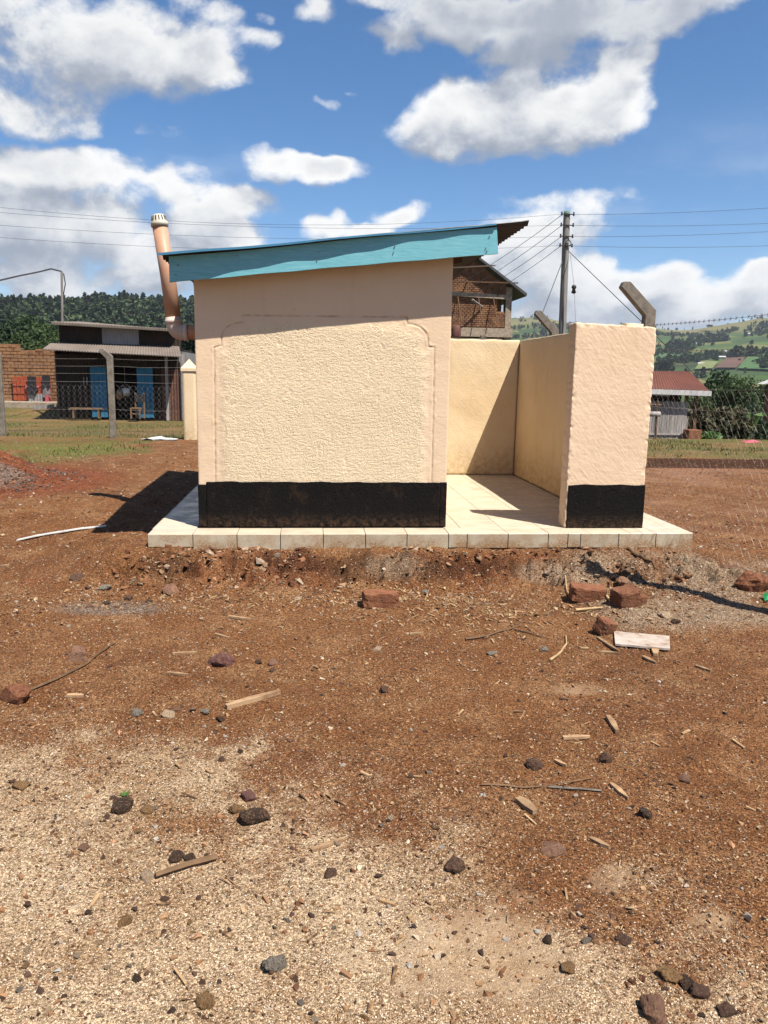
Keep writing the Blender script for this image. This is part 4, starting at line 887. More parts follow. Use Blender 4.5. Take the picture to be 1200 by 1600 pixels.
for i in range(nx-1): rims += [(i*ny, (i+1)*ny, nv+(i+1)*ny, nv+i*ny)]; rims += [((i+1)*ny+ny-1, i*ny+ny-1, nv+i*ny+ny-1, nv+(i+1)*ny+ny-1)]
for j in range(ny-1): rims += [(j+1, j, nv+j, nv+j+1), ((nx-1)*ny+j, (nx-1)*ny+j+1, nv+(nx-1)*ny+j+1, nv+(nx-1)*ny+j)]
rm = np_mesh('roof_sheet', np.concatenate([Vt, Vb])-base_of(house), np.concatenate([F_, F_[:, ::-1]+nv, np.array(rims)]), None, True)
rm.materials.append(M['zinc']); rm.materials.append(M['zinc_shaded']); mi = np.zeros(len(rm.polygons), np.int32); mi[len(F_):2*len(F_)] = 1; rm.polygons.foreach_set('material_index', mi)
part('roof_sheet', rm, None, house)
# flashing strip along the verge: overhangs the board more at the low end
def strip():
    n = 40; V = []; F = []
    for i in range(n):
        x = RX0-.02+(1.60-RX0)*i/(n-1); u = i/(n-1); ov = .084*(1-u)**1.15+.014+.006*math.sin(x*5)+.004*math.sin(x*13); z = roof_z(x)+.016+.004*math.sin(x*4.1)
        yf = 6.815-ov; V += [(x, 6.88, z+.004), (x, yf, z-.004), (x, yf, z-.016-.008*(1-u)), (x, yf+.004, z-.018), (x, 6.88, z-.0005)]
        if i: b = (i-1)*5; F += [(b+k, b+5+k, b+5+(k+1) % 5, b+(k+1) % 5) for k in range(5)]
    F += [(4, 3, 2, 1, 0), tuple((n-1)*5+k for k in range(5))]
    return MB().add(V, F)
part('verge_flashing', strip(), M['zinc_blue'], house)
def board():
    n = 60; V = []; F = []
    for i in range(n):
        u = i/(n-1); xt = -1.185+(1.59+1.185)*u; xb = -1.185+(1.612+1.185)*u; zt = roof_z(xt)-.006+.006*math.sin(xt*3.1); zb = 2.142+(xb+1.195)*.1135+.002*math.sin(xb*2.3+1)+.002*math.sin(xb*11)
        y = 6.822+.001*math.sin(xt*3.7); V += [(xt, y, zt), (xb, y, zb), (xb, y+.028, zb), (xt, y+.028, zt)]
        if i: b = (i-1)*4; F += [(b+k, b+(k+1) % 4, b+4+(k+1) % 4, b+4+k) for k in range(4)]
    F += [(3, 2, 1, 0), tuple((n-1)*4+k for k in range(4))]; return MB().add(V, F)
part('eaves_board', board(), M['teal'], house)
for y in (7.0, 8.2, 9.4, 10.4):
    part('rafter', MB().bar((RX0+.05, y, roof_z(RX0+.05)-.075), (1.55, y, roof_z(1.55)-.075), .05, .10), M['timber_dark'], house)
for x in (-1.17, 1.45):
    part('purlin', MB().bar((x, 6.86, roof_z(x)-.032), (x, 10.5, roof_z(x)-.032), .06, .035), M['timber_dark'], house)
part('conduit', MB().tube([(1.262, 7.12, 2.37), (1.66, 7.12, 2.40)], .006, 6), M['pipe_grey'], house)
nails = MB()
for (x, z) in ((1.50, 2.50), (1.51, 2.475), (1.53, 2.60), (-.62, 2.37), (-1.13, 2.20), (-1.11, 2.28), (.05, 2.36), (.06, 2.42), (.70, 2.44), (.71, 2.49)): nails.tube([(x, 6.826, z), (x, 6.812, z)], [.004, .0055], 8)
nl = part('nail_heads', nails, M['concrete'], house); nl['kind'] = 'stuff'
# vent pipe
VY = 8.3
e0, e1, e2 = gy(302, 519, VY), gy(284, 519, VY), gy(272, 503, VY); tp = gy(249.5, 352, VY); rr = .076
vp = MB().tube([(WX0-.02+.03, VY, e0[2]), e0, e1+np.array([.03, 0, 0])], rr, 20); part('waste_pipe', vp, M['pipe'], house, True)
bend = [e1+np.array([.035, 0, 0])]
for t in np.linspace(0, 1, 9): bend.append((1-t)**2*e1+2*t*(1-t)*np.array([e2[0]+.005, VY, e1[2]+.002])+t*t*(e2+np.array([0, 0, .0])))
bend.append(e2+(tp-e2)*.05)
part('pipe_elbow', MB().tube(bend, [rr*1.08]*len(bend), 20), M['pipe_grey'], house, True)
part('elbow_collar', MB().tube([bend[0]+np.array([.03, 0, 0]), bend[0]-np.array([.012, 0, 0])], rr*1.16, 20), M['pipe_grey'], house, True)
part('elbow_collar', MB().tube([e2-(tp-e2)*.02, e2+(tp-e2)*.03], rr*1.16, 20), M['pipe_grey'], house, True)
part('vent_pipe', MB().tube([e2+(tp-e2)*.04, e2+(tp-e2)*.5+np.array([.006, 0, 0]), tp], [rr, rr, rr*.98], 24), M['pipe'], house, True)
ax = (tp-e2)/np.linalg.norm(tp-e2)
cowl = part('vent_cowl', MB().tube([tp-ax*.012, tp+ax*.03, tp+ax*.034, tp+ax*.095, tp+ax*.104, tp+ax*.107], [rr*1.13, rr*1.13, rr*1.0, rr*.80, rr*.6, .002], 24), M['cap'], house, True)
sx_ = np.cross(ax, (0, 1, 0)); sx_ /= np.linalg.norm(sx_); sy_ = np.cross(ax, sx_)
for j in range(14):
    a = j*2*pi/14; dr = sx_*cos(a)+sy_*sin(a); p0 = tp+ax*.045+dr*rr*.985; p1 = tp+ax*.088+dr*rr*.85
    part('cowl_slot', MB().bar(p0, p1, .0085, .006, dr), M['slot'], cowl)

# ================================================================== low privacy walls
pwall = thing('privacy_wall', 'low cream wall screening the tiled entrance beside the washroom', 'wall', (2.6, 9.0, 0))
def wob(a=.006, f=2.5): return lambda P, nn: nn*(fbm(P[:, 0], P[:, 1], P[:, 2], f, 4, .55)*a+fbm(P[:, 0], P[:, 1], P[:, 2], 22., 2)*.0010)[:, None]
part('back_wall', plaster_box('back_wall', (1.10, 10.93, 0), (2.948, 11.10, 1.93), (.03, .06, .03), .012, wob(), M['cream'], base_of(pwall), top=edge_top(1.93, .010)), None, pwall)
part('side_wall', plaster_box('side_wall', (2.952, 7.165, 0), (3.12, 11.10, 1.925), (.05, .03, .03), .012, wob(.007), M['cream'], base_of(pwall)), None, pwall)
def pier_disp(P, nn):
    x, y, z = P[:, 0], P[:, 1], P[:, 2]
    d = fbm(x, z, y, 2.2, 3)*.007+fbm(x, z, y, 14., 3)*.0022
    d = d*.38+fbm(x+z*.8, z*.5-x*.3, y, 30., 3, .6)*.0011-.004*np.clip(noise3(x*40+z*18, z*22-x*10, y)*3-1.75, 0, 1)
    e = np.minimum(abs(z-1.9), np.minimum(abs(x-2.39), abs(x-3.16))); d = d-.012*sst(.06, 0, e)*np.clip(noise3(x*18, z*18, y*11+4)*2.2, 0, 1)*.7
    return nn*d[:, None]
part('front_pier', plaster_box('front_pier', (2.392, 6.975, 0.001), (3.163, 7.16, 1.9), (.008, .03, .008), .014, pier_disp, M['peach'], base_of(pwall), top=lambda x: 1.908-(np.asarray(x)-2.392)*.032+.006*noise3(np.asarray(x)*7, 0., 2.)), None, pwall)
part('black_band', plaster_box('black_band', (2.412, 6.968, .002), (3.166, 7.02, .415), (.008, .02, .008), .005, rough_disp, M['black'], base_of(pwall), top=edge_top(.418, .010)), None, pwall)

# ================================================================== fences
def post_mesh(h, w=.13, arm=.42, lean=-1, name='post'):
    k = h; pts = [(-w/2, -.3), (w/2, -.3), (w/2, k), (w/2+lean*arm*.72, k+arm*.78), (-w/2+lean*arm*.72, k+arm*.78-w*.15*0), (-w/2, k-w*.15)]
    if lean < 0: pts = [(-w/2, -.3), (w/2, -.3), (w/2, k+.02), (w/2-arm*.80, k+arm*.80), (w/2-arm*.80-w*.55, k+arm*.80), (w/2-arm*.80-w*.8, k+arm*.80-w*.5), (-w/2, k-.04)]
    mb = MB().poly_prism(pts, -w*.42, w*.42); me = mb.mesh(name, M['concrete']); do_bevel(me, .008); return me
def chain(mb, a, b, z0, z1, pitch=.075, wr=.0016, every=1):
    a, b = np.array(a, float), np.array(b, float); L = np.linalg.norm(b-a); n = int(L/pitch); e = (b-a)/L; nr = int((z1-z0)/(pitch/2))
    nrm = np.array([-e[1], e[0]])
    for i in range(n):
        V = []; wob1 = .010*math.sin(i*.7)
        pts = []
        for j in range(nr+1):
            s = (i+(.5 if j % 2 else 0)+(.03*math.sin(j*1.3+i)))*pitch; p = a+e*s+nrm*((.003 if j % 2 else -.003)+.04*math.sin(s*1.9)*math.sin(j*.12))
            pts.append((p[0], p[1], z0+j*pitch/2+wob1*.5+.02*math.sin(s*1.1)*(1-j/nr)))
        mb.tube(pts, wr, 3, cap=False)
        pts2 = [(2*(a+e*(i+.5)*pitch)[0]-q[0]+0, 2*(a+e*(i+.5)*pitch)[1]-q[1], q[2]) for q in pts]
        mb.tube(pts2, wr, 3, cap=False)
    return mb
def strand(pts, r, sag=.03, n=14, barbs=0):
    mb = MB(); 
    for a, b in zip(pts[:-1], pts[1:]):
        a, b = np.array(a, float), np.array(b, float); P = [a+(b-a)*t+np.array([0, 0, -sag*4*t*(1-t)]) for t in np.linspace(0, 1, n)]; mb.tube(P, r, 4)
        if barbs:
            L = np.linalg.norm(b-a)
            for k in range(int(L/barbs)):
                t = (k+.5)*barbs/L; c = a+(b-a)*t+np.array([0, 0, -sag*4*t*(1-t)])
                for s in (1, -1): mb.bar(c+[.0, -.014*s, -.014], c+[.0, .014*s, .014], .0026, .0026)
    return mb
# side fence on the right
fs = thing('chain_link_fence', 'chain link fence with cranked concrete posts right of the platform', 'fence', (4.0, 9, -.3))
PB, PA, PC, PD = (3.76, 5.16), (3.965, 9.0), (4.22, 13.4), (4.4, 17.0)
pm = post_mesh(2.52, .13, .42); 
for k, (x, y) in enumerate((PB, PA, PC)):
    zb = float(H(x, y)); hh = 2.50; o = link('post', pm, fs, Vector((x, y, (-.34, -.33, -.30)[k]))-fs.location); o.rotation_euler = (0, 0, 0)
P0_ = (3.70, 2.6)
mbm = MB(); chain(mbm, PB, PA, -.36, 1.37, .14, .0010); chain(mbm, PA, PC, -.36, 1.31, .14, .0010)
fm = part('mesh', mbm, M['wire'], fs); fm['kind'] = 'stuff'
for z0, z1, z2 in ((1.95, 2.04, 2.09), (1.66, 1.76, 1.80), (1.37, 1.31, 1.33), (1.18, 1.10, 1.1), (.55, .6, .6), (-.1, 0, 0)):
    part('barbed_wire' if z0 > 1.7 else 'tension_wire', strand([(*PB, z0), (*PA, z1), (*PC, z2)], .0019 if z0 > 1.7 else .0015, .02, 14, .11 if z0 > 1.5 else 0), M['wire_dark'] if z0 > 1.5 else M['wire'], fs)
# back fence on the left
fb = thing('chain_link_fence', 'chain link fence between the yard and the dark shop', 'fence', (-4.2, 17.0, 0))
pm2 = post_mesh(1.68, .12, .22)
bp = [gz(177, 684, 0), gz(5, 681, 0)]
for q in bp: link('post', pm2, fb, Vector((q[0], q[1], 0))-fb.location)
link('post', pm2, fb, Vector((-9.0, 17.35, 0))-fb.location)
pilq = gz(299, 688, -.02); A_, B_, C_ = (pilq[0], pilq[1]), (bp[0][0], bp[0][1]), (bp[1][0], bp[1][1])
mbm = MB(); chain(mbm, A_, B_, .02, 1.15, .12, .0022); chain(mbm, B_, C_, .02, 1.15, .12, .0022); chain(mbm, C_, (-9.0, 17.35), .02, 1.15, .12, .0022)
fm = part('mesh', mbm, M['wire'], fb); fm['kind'] = 'stuff'
for z in (1.18, 1.35, 1.5, 1.65, .6, .1):
    part('tension_wire', strand([(*A_, z), (*B_, z), (*C_, z), (-9.0, 17.35, z)], .003, .02), M['wire'], fb)
# gate pillar with pyramid cap
pil = thing('gate_pillar', 'cream square pillar with pyramid cap beside the washroom', 'pillar', (pilq[0], pilq[1], -.05))
w = .135; part('shaft', plaster_box('shaft', (pilq[0]-w, pilq[1]-w, -.2), (pilq[0]+w, pilq[1]+w, 1.42), (.05, .05, .05), .01, wob(.003), M['cream'], base_of(pil)), None, pil)
c_, s_ = pilq[0], pilq[1]; z = 1.421
part('cap', MB().add([(c_-w-.02, s_-w-.02, z), (c_+w+.02, s_-w-.02, z), (c_+w+.02, s_+w+.02, z), (c_-w-.02, s_+w+.02, z), (c_-w-.02, s_-w-.02, z+.06), (c_+w+.02, s_-w-.02, z+.06), (c_+w+.02, s_+w+.02, z+.06), (c_-w-.02, s_+w+.02, z+.06), (c_, s_, z+.25)],
     [(3, 2, 1, 0), (0, 1, 5, 4), (1, 2, 6, 5), (2, 3, 7, 6), (3, 0, 4, 7), (4, 5, 8), (5, 6, 8), (6, 7, 8), (7, 4, 8)]), M['cream'], pil)

# ================================================================== power line
UY = 27.0
ub, ut = gy(877, 560, UY), gy(886, 331, UY)
pole = thing('utility_pole', 'grey timber power pole behind the low privacy wall', 'pole', (ub[0], UY, -1.2))
part('shaft', MB().tube([(ub[0]-.01, UY, -1.5), (ub[0], UY, 2), ut-[0, 0, .25], ut], [.155, .14, .115, .10], 14), M['pole'], pole, True)
part('pole_top', MB().tube([ut-[0, 0, .16], ut+[0, 0, .02]], [.112, .106], 14), simple('green_copper_cap', (.16, .26, .22), (.12, .2, .17), 9), pole, True)
wz = [gy(886, y, UY)[2] for y in (336, 353, 370.5, 385)]
for z in wz:
    part('bracket', MB().bar((ut[0]-.22, UY-.13, z), (ut[0]+.2, UY-.13, z), .03, .03), M['insul'], pole)
    for s in (-.22, .2): part('insulator', MB().tube([(ut[0]+s, UY-.13, z-.05), (ut[0]+s, UY-.13, z-.02), (ut[0]+s, UY-.13, z+.02), (ut[0]+s, UY-.13, z+.07)], [.02, .036, .025, .03], 8), M['insul'], pole)
part('cable_coil', MB().tube([(ut[0]+.05+.1*cos(a), UY-.16, wz[3]+.08+.1*sin(a)) for a in np.linspace(0, 6.28, 12)], .014, 5), M['insul'], pole)
part('ground_cable', MB().tube([(ut[0]-.02, UY-.13, wz[3]), (ut[0]-.03, UY-.14, wz[3]-1.2), (ut[0]+.05, UY-.15, wz[3]-2.6), (ut[0]+.02, UY-.16, 1.)], .012, 5), M['wire_dark'], pole)
lab = ['topmost', 'second from the top', 'third from the top', 'lowest']
leftz = [(0, 324), (0, 332), (0, 352), (0, 371)]; rightz = [(1200, 325), (1200, 349), (1200, 362), (1200, 384)]
for i in range(4):
    a = gy(leftz[i][0]-600, leftz[i][1]-22, 26.); m0_ = gy(leftz[i][0], leftz[i][1], 26.4); b = np.array([ut[0]-.22, UY-.13, wz[i]]); c = gy(rightz[i][0], rightz[i][1], 26.); d_ = gy(1900, rightz[i][1]-20, 25.)
    e1_ = np.array([ut[0]+.2, UY-.13, wz[i]])
    # catenary through a - m0 - b : quadratic in x
    def quad(p, q, r_, n=40):
        xs = np.array([p[0], q[0], r_[0]]); cz = np.polyfit(xs, [p[2], q[2], r_[2]], 2); cy = np.polyfit(xs, [p[1], q[1], r_[1]], 2); t = np.linspace(p[0], r_[0], n); return [(x, np.polyval(cy, x), np.polyval(cz, x)) for x in t]
    mid = gy(560, (351, 357, 374, 392)[i], 26.8)
    o = solo('power_line', MB().tube(quad(m0_, mid, b), .0045, 4).tube(quad(e1_, (e1_+c)/2-[0, 0, .05], c), .0055, 4).tube([m0_, m0_+(m0_-mid)*.6], .0045, 4).tube([c, c+(c-e1_)*.6], .007, 4), M['wire_dark'], lab[i]+' overhead wire crossing the sky through the grey pole', 'power line', b, 'overhead wires through the grey pole'); 
slant = [((875, 345), (752, 420)), ((874, 362), (765, 428)), ((873, 379), (780, 432)), ((873, 393), (795, 437))]
for i, (p, q) in enumerate(slant):
    a = np.array([ut[0]-.22, UY-.13, wz[i]-.03]); b = gy(q[0]-60, q[1]+36, 44.0)
    P = [a+(b-a)*t+np.array([0, 0, -.5*4*t*(1-t)*.35]) for t in np.linspace(0, 1, 20)]
    solo('service_wire', MB().tube(P, .011, 4), M['wire_dark'], lab[i]+' of the slanting wires from the pole towards the brick building', 'wire', a, 'slanting wires from the pole')
st1 = gy(880, 405, UY); solo('stay_wire', MB().tube([st1, gy(828, 540, 24.5), gy(812, 590, 23.6)], .016, 4), M['wire_dark'], 'stay wire slanting down left from the grey pole', 'wire', st1)
st2 = gy(889, 393, UY); solo('stay_wire', MB().tube([st2, gy(1008, 508, 22.), gy(1090, 590, 19.5)], .014, 4), M['wire_dark'], 'stay wire slanting down right from the grey pole', 'wire', st2)
q1, q2, q3 = gy(891, 398, 26.5), gy(897, 446, 26.5), gy(900, 520, 26.5)
t = thing('hanging_guy', 'thin hanging wire with black knob insulator right of the pole', 'wire', q1); part('wire', MB().tube([q1, q2, q3], .006, 4), M['wire'], t); part('knob', MB().tube([q2+[0, 0, .03], q2, q2-[0, 0, .07], q2-[0, 0, .13], q2-[0, 0, .24], q2-[0, 0, .28]], [.01, .07, .09, .05, .09, .01], 8), M['insul'], t, True)

# ================================================================== dark shop with blue doors
def corr_wall(mb, x0, x1, y, z0, z1, pitch=.11, amp=.014, slope=0.0, ztilt=0.0, th=.02):
    n = max(4, int((x1-x0)/pitch*4)); V = []; F = []
    for i in range(n+1):
        x = x0+(x1-x0)*i/n; yy = y+amp*math.cos(i*pi/2)+slope*(x-x0); V += [(x, yy, z0), (x, yy, z1+ztilt*(x-x0)), (x, yy+th, z1+ztilt*(x-x0)), (x, yy+th, z0)]
        if i: b = (i-1)*4; F += [(b+k, b+(k+1) % 4, b+4+(k+1) % 4, b+4+k) for k in range(4)]
    return mb.add(V, F)
def corr_roof(mb, pa, pb, pc, pd, pitch=.09, amp=.012, th=.012):
    """pa-pb is the low edge, pd-pc the high edge; corrugations run from low to high"""
    pa, pb, pc, pd = [np.array(p, float) for p in (pa, pb, pc, pd)]; n = max(6, int(np.linalg.norm(pb-pa)/pitch*4)); V = []; F = []; nn = np.cross(pb-pa, pd-pa); nn /= np.linalg.norm(nn)
    for i in range(n+1):
        t = i/n; w_ = nn*amp*math.cos(i*pi/2); a = pa+(pb-pa)*t+w_; b = pd+(pc-pd)*t+w_; V += [a, b, b-nn*th, a-nn*th]
        if i: k = (i-1)*4; F += [(k+j, k+(j+1) % 4, k+4+(j+1) % 4, k+4+j) for j in range(4)]
    return mb.add(V, F)
SY = 31.0
def sp_(x, y, Y=SY): return gy(x, y, Y)
shop = thing('dark_shop', 'dark brown iron sheet shop with open blue doors beyond the fence', 'shop', (sp_(185, 650)[0], SY, sp_(185, 650)[2]))
bl, br = sp_(91, 648), sp_(283, 653); zb = min(bl[2], br[2])-.1; x0, x1 = bl[0], br[0]
aw = sp_(180, 555)[2]; rtop = sp_(180, 508)[2]
# door opening between px 143 and 240
d0_, d1_, d2_, d3_ = sp_(143, 600)[0], sp_(168, 600)[0], sp_(215, 600)[0], sp_(240, 600)[0]; dtop = sp_(190, 573)[2]
part('wall_sheet', corr_wall(MB(), x0, d0_+.1, SY, zb, aw, .12), M['darkwall'], shop)
part('wall_sheet', corr_wall(MB(), d3_-.1, x1-.72, SY, zb, aw, .12), M['darkwall'], shop)
part('wall_sheet', corr_wall(MB(), d0_+.1, d3_-.1, SY, dtop, aw, .12), M['darkwall'], shop)
rs1 = part('wall_sheet', corr_wall(MB(), x1-.72, x1-.02, SY-.01, zb, aw-.5, .11), M['rustsheet'], shop); rs1['label'] = 'rust brown sheet at the shop corner'
part('wall_sheet', corr_wall(MB(), x1-.72, x1-.02, SY, aw-.5, aw, .11), M['darkwall'], shop)
ux0, ux1, ux2, ux3 = sp_(88, 530)[0], sp_(156, 530)[0], sp_(214, 530)[0], sp_(281, 530)[0]
part('upper_sheet', corr_wall(MB(), ux0, ux1, SY+.35, aw-.1, sp_(120, 507)[2], .13), M['darkwall'], shop)
o = part('upper_sheet', corr_wall(MB(), ux1, ux2, SY+.33, aw-.1, sp_(185, 511)[2], .13), M['palesheet'], shop); o['label'] = 'pale new zinc sheet in the middle'
part('upper_sheet', corr_wall(MB(), ux2, ux3, SY+.35, aw-.1, sp_(248, 514)[2], .13), M['darkwall'], shop)
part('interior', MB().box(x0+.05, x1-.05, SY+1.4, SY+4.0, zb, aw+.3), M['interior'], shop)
part('end_wall', MB().box(x1-.03, x1+.02, SY+.03, SY+4.2, zb, aw+.2), M['palesheet'], shop)
part('end_wall', MB().box(x0-.02, x0+.03, SY+.03, SY+4.2, zb, aw+.2), M['darkwall'], shop)
a1, a2 = sp_(67, 545.5, SY-1.1), sp_(283, 557, SY-1.1); a3, a4 = sp_(280, 541, SY+.32), sp_(82, 534.5, SY+.32)
part('awning', corr_roof(MB(), a1, a2, a3, a4, .10, .012, .03), M['awning'], shop)
r1, r2 = sp_(80, 503, SY-.2), sp_(272, 514, SY-.2); part('roof', corr_roof(MB(), r1, r2, r2+[.5, 4.6, .12], r1+[-.2, 4.6, .3], .11, .014, .09), M['awning'], shop)
for x_p in (sp_(262, 600)[0], sp_(288, 600)[0]): part('corner_post', MB().bar((x_p, SY-.15, zb), (x_p, SY-.15, aw+.1), .10, .10, (0, 1, 0)), M['plank'], shop)
def shop_door(xa, xb, ang):
    zb2, zt2 = zb+.1, dtop-.03; w = xb-xa
    e = thing_child = bpy.data.objects.new('door', None)
    mb = MB()
    for k in range(4): mb.box(xa+w*k/4+.006, xa+w*(k+1)/4-.006, SY-.12, SY-.08, zb2, zt2)
    for z in (.15, .5, .9): mb.box(xa, xb, SY-.14, SY-.122, zb2+(zt2-zb2)*z, zb2+(zt2-zb2)*z+.09)
    return part('door', mb, M['bluedoor'], shop)
bpy_door = shop_door(d0_, d1_, 0); shop_door(d2_, d3_, 0)
for x_ in (131, 136): part('door_latch', MB().bar(gy(x_, 589, SY-.05), gy(x_, 601, SY-.05), .035, .03, (0, 1, 0)), M['plank'], shop)
# things in front of the shop
M['bench'] = simple('worn_bench_wood', (.24, .15, .08), (.15, .09, .05), 6, bump=.3)
def bench(pxa, pxb, pyt, pyb, Y, label, cat='bench'):
    a, b = gy(pxa, pyt, Y), gy(pxb, pyt+1, Y); z0 = gy(pxa, pyb, Y)[2]; t = thing('wooden_bench', label, cat, ((a[0]+b[0])/2, Y, z0))
    part('seat', MB().box(a[0], b[0], Y-.15, Y+.15, a[2]-.05, a[2]), M['bench'], t)
    for x in (a[0]+.12, b[0]-.15):
        for yy in (-.1, .1): part('leg', MB().box(x, x+.06, Y+yy-.03, Y+yy+.03, z0-.1, a[2]-.051), M['bench'], t)
bench(109, 160, 637, 649, SY-.8, 'low pale wooden bench left of the left blue door')
c0, c1 = gy(205, 637, SY-.7), gy(221, 637, SY-.7); z0 = gy(212, 652, SY-.7)[2]; zt = gy(212, 614, SY-.7)[2]
t = thing('wooden_chair', 'wooden chair standing before the right blue door', 'chair', ((c0[0]+c1[0])/2, SY-.7, z0))
part('seat', MB().box(c0[0], c1[0], SY-.9, SY-.5, c0[2]-.05, c0[2]), M['bench'], t)
for x in (c0[0], c1[0]-.05):
    part('leg', MB().box(x, x+.05, SY-.9, SY-.85, z0-.05, c0[2]-.051), M['bench'], t); part('leg', MB().box(x+.1, x+.15, SY-.55, SY-.499, z0-.05, zt), M['bench'], t)
part('backrest', MB().box(c0[0]+.1, c1[0]+.1, SY-.56, SY-.552, zt-.35, zt-.05), M['cloth_black'], t); part('stretcher', MB().box(c0[0]+.051, c1[0]-.051, SY-.89, SY-.86, z0+.12, z0+.16), M['bench'], t)
bk = gy(197, 618, SY-.1); t = thing('bucket', 'white plastic bucket hanging in the dark shop doorway', 'bucket', bk)
part('body', MB().tube([bk+[.02, 0, -.02], bk+[.0, 0, .28]], [.12, .16], 16, cap=True), M['plastic_white'], t, True); part('handle', MB().tube([bk+[.15*cos(a)-.02, 0, .28+.16*sin(a)] for a in np.linspace(0, pi, 9)], .010, 5), M['wire'], t); part('hook', MB().tube([bk+[-.02, 0, .44], bk+[-.02, 0, dtop-bk[2]]], .008, 4), M['wire'], t)
sk = gy(186, 622, SY-.15); solo('sack', MB().tube([sk-[0, 0, .05], sk+[0, 0, .08], sk+[.02, 0, .25], sk+[0, 0, .33]], [.08, .14, .12, .05], 10), simple('jute_sack', (.30, .20, .12), (.22, .14, .08), 9), 'brown sack hanging inside the dark shop doorway', 'sack', sk, smooth=True)
# service mast on the shop roof with its cable
mb_, mt_ = gy(97, 502, SY+.5), gy(96.5, 424, SY+.5)
mast = thing('roof_mast', 'thin service mast rising from the shop roof', 'mast', mb_); part('tube', MB().tube([mb_-[0, 0, .15], mt_], .045, 8), M['pole'], mast)
part('drop_cable', MB().tube([mt_+[-.05, 0, .03], mt_+[.07, 0, -.1], mt_+[.11, 0, -.45], mt_+[.03, 0, -.8], mt_+[.08, 0, -1.5], mb_+[.09, 0, .25], mb_+[.25, 0, .05]], .022, 5), M['wire_dark'], mast)
cb = [gy(96, 424, SY+.5), gy(80, 420, SY+.2), gy(60, 425, SY-.3), gy(30, 431, SY-1.2), gy(0, 438, SY-2.2), gy(-120, 450, SY-6)]
solo('service_cable', MB().tube(cb, .030, 5), M['wire_dark'], 'black cable drooping from the roof mast to the left', 'cable', cb[0])

# ================================================================== mud brick wall with red gate, left
BY = 37.0
mw = thing('mud_brick_wall', 'brown mud brick wall left of the dark shop', 'wall', (gy(30, 625, BY)[0], BY, -.25))
wx0, wx1 = gy(-90, 600, BY)[0], gy(92, 600, BY)[0]; wm = gy(32, 600, BY)[0]; z_lo = -.5; zh1, zh2 = gy(15, 536, BY)[2], gy(70, 546, BY)[2]
part('wall_core', MB().box(wx0, wm, BY+.04, BY+.3, z_lo, zh1-.04).box(wm, wx1, BY+.04, BY+.3, z_lo, zh2-.04), M['adobe'], mw)
bk_ = MB(); q = random.Random(3); row = 0; zz = z_lo
while zz < zh1-.1:
    x = wx0+(.16 if row % 2 else 0)
    while x < wx1-.1:
        top = zh1 if x < wm-.1 else zh2
        if zz+.13 < top+q.uniform(-.06, .05): bk_.box(x+.012, x+.306+q.uniform(-.01, .006), BY-q.uniform(0, .014), BY+.045, zz+.012, zz+.135+q.uniform(-.012, .005))
        x += .32
    zz += .15; row += 1
o = part('bricks', bk_, M['adobebrick'], mw); o['kind'] = 'stuff'
part('ledge', MB().box(wx0, wx1+1.2, BY-1.6, BY+.05, -.75, gy(50, 629, BY-1.6)[2]), M['concrete_light'], mw)
gzb = gy(30, 626, BY-.2)[2]; ledgez = gy(50, 629, BY-1.6)[2]
def rg(x0p, x1p, y0p, label, tilt=0):
    a, b = gy(x0p, y0p, BY-.15), gy(x1p, y0p, BY-.15); t = thing('iron_gate', label, 'gate', ((a[0]+b[0])/2, BY-.15, ledgez)); n = 4
    for k in range(n): part('panel', MB().box(a[0]+(b[0]-a[0])*k/n+.01, a[0]+(b[0]-a[0])*(k+1)/n-.01, BY-.17, BY-.13, ledgez+.02+rnd.random()*.03, a[2]-rnd.random()*.03), M['reddoor'], t)
    for f in (.3, .62): part('rail', MB().box(a[0], b[0], BY-.20, BY-.172, ledgez+(a[2]-ledgez)*f, ledgez+(a[2]-ledgez)*f+.05), M['reddoor'], t)
rg(19, 43, 588, 'left red gate leaf leaning on the mud brick wall'); rg(56, 79, 589, 'right red gate leaf behind the hanging clothes')
pgx0, pgx1 = gy(44, 610, BY-.18)[0], gy(66, 610, BY-.18)[0]; solo('zinc_panel', corr_wall(MB(), pgx0, pgx1, BY-.24, ledgez, gy(55, 615, BY)[2], .12), M['palesheet'], 'pale corrugated panel standing under the drying clothes', 'panel', (pgx0, BY-.24, ledgez))
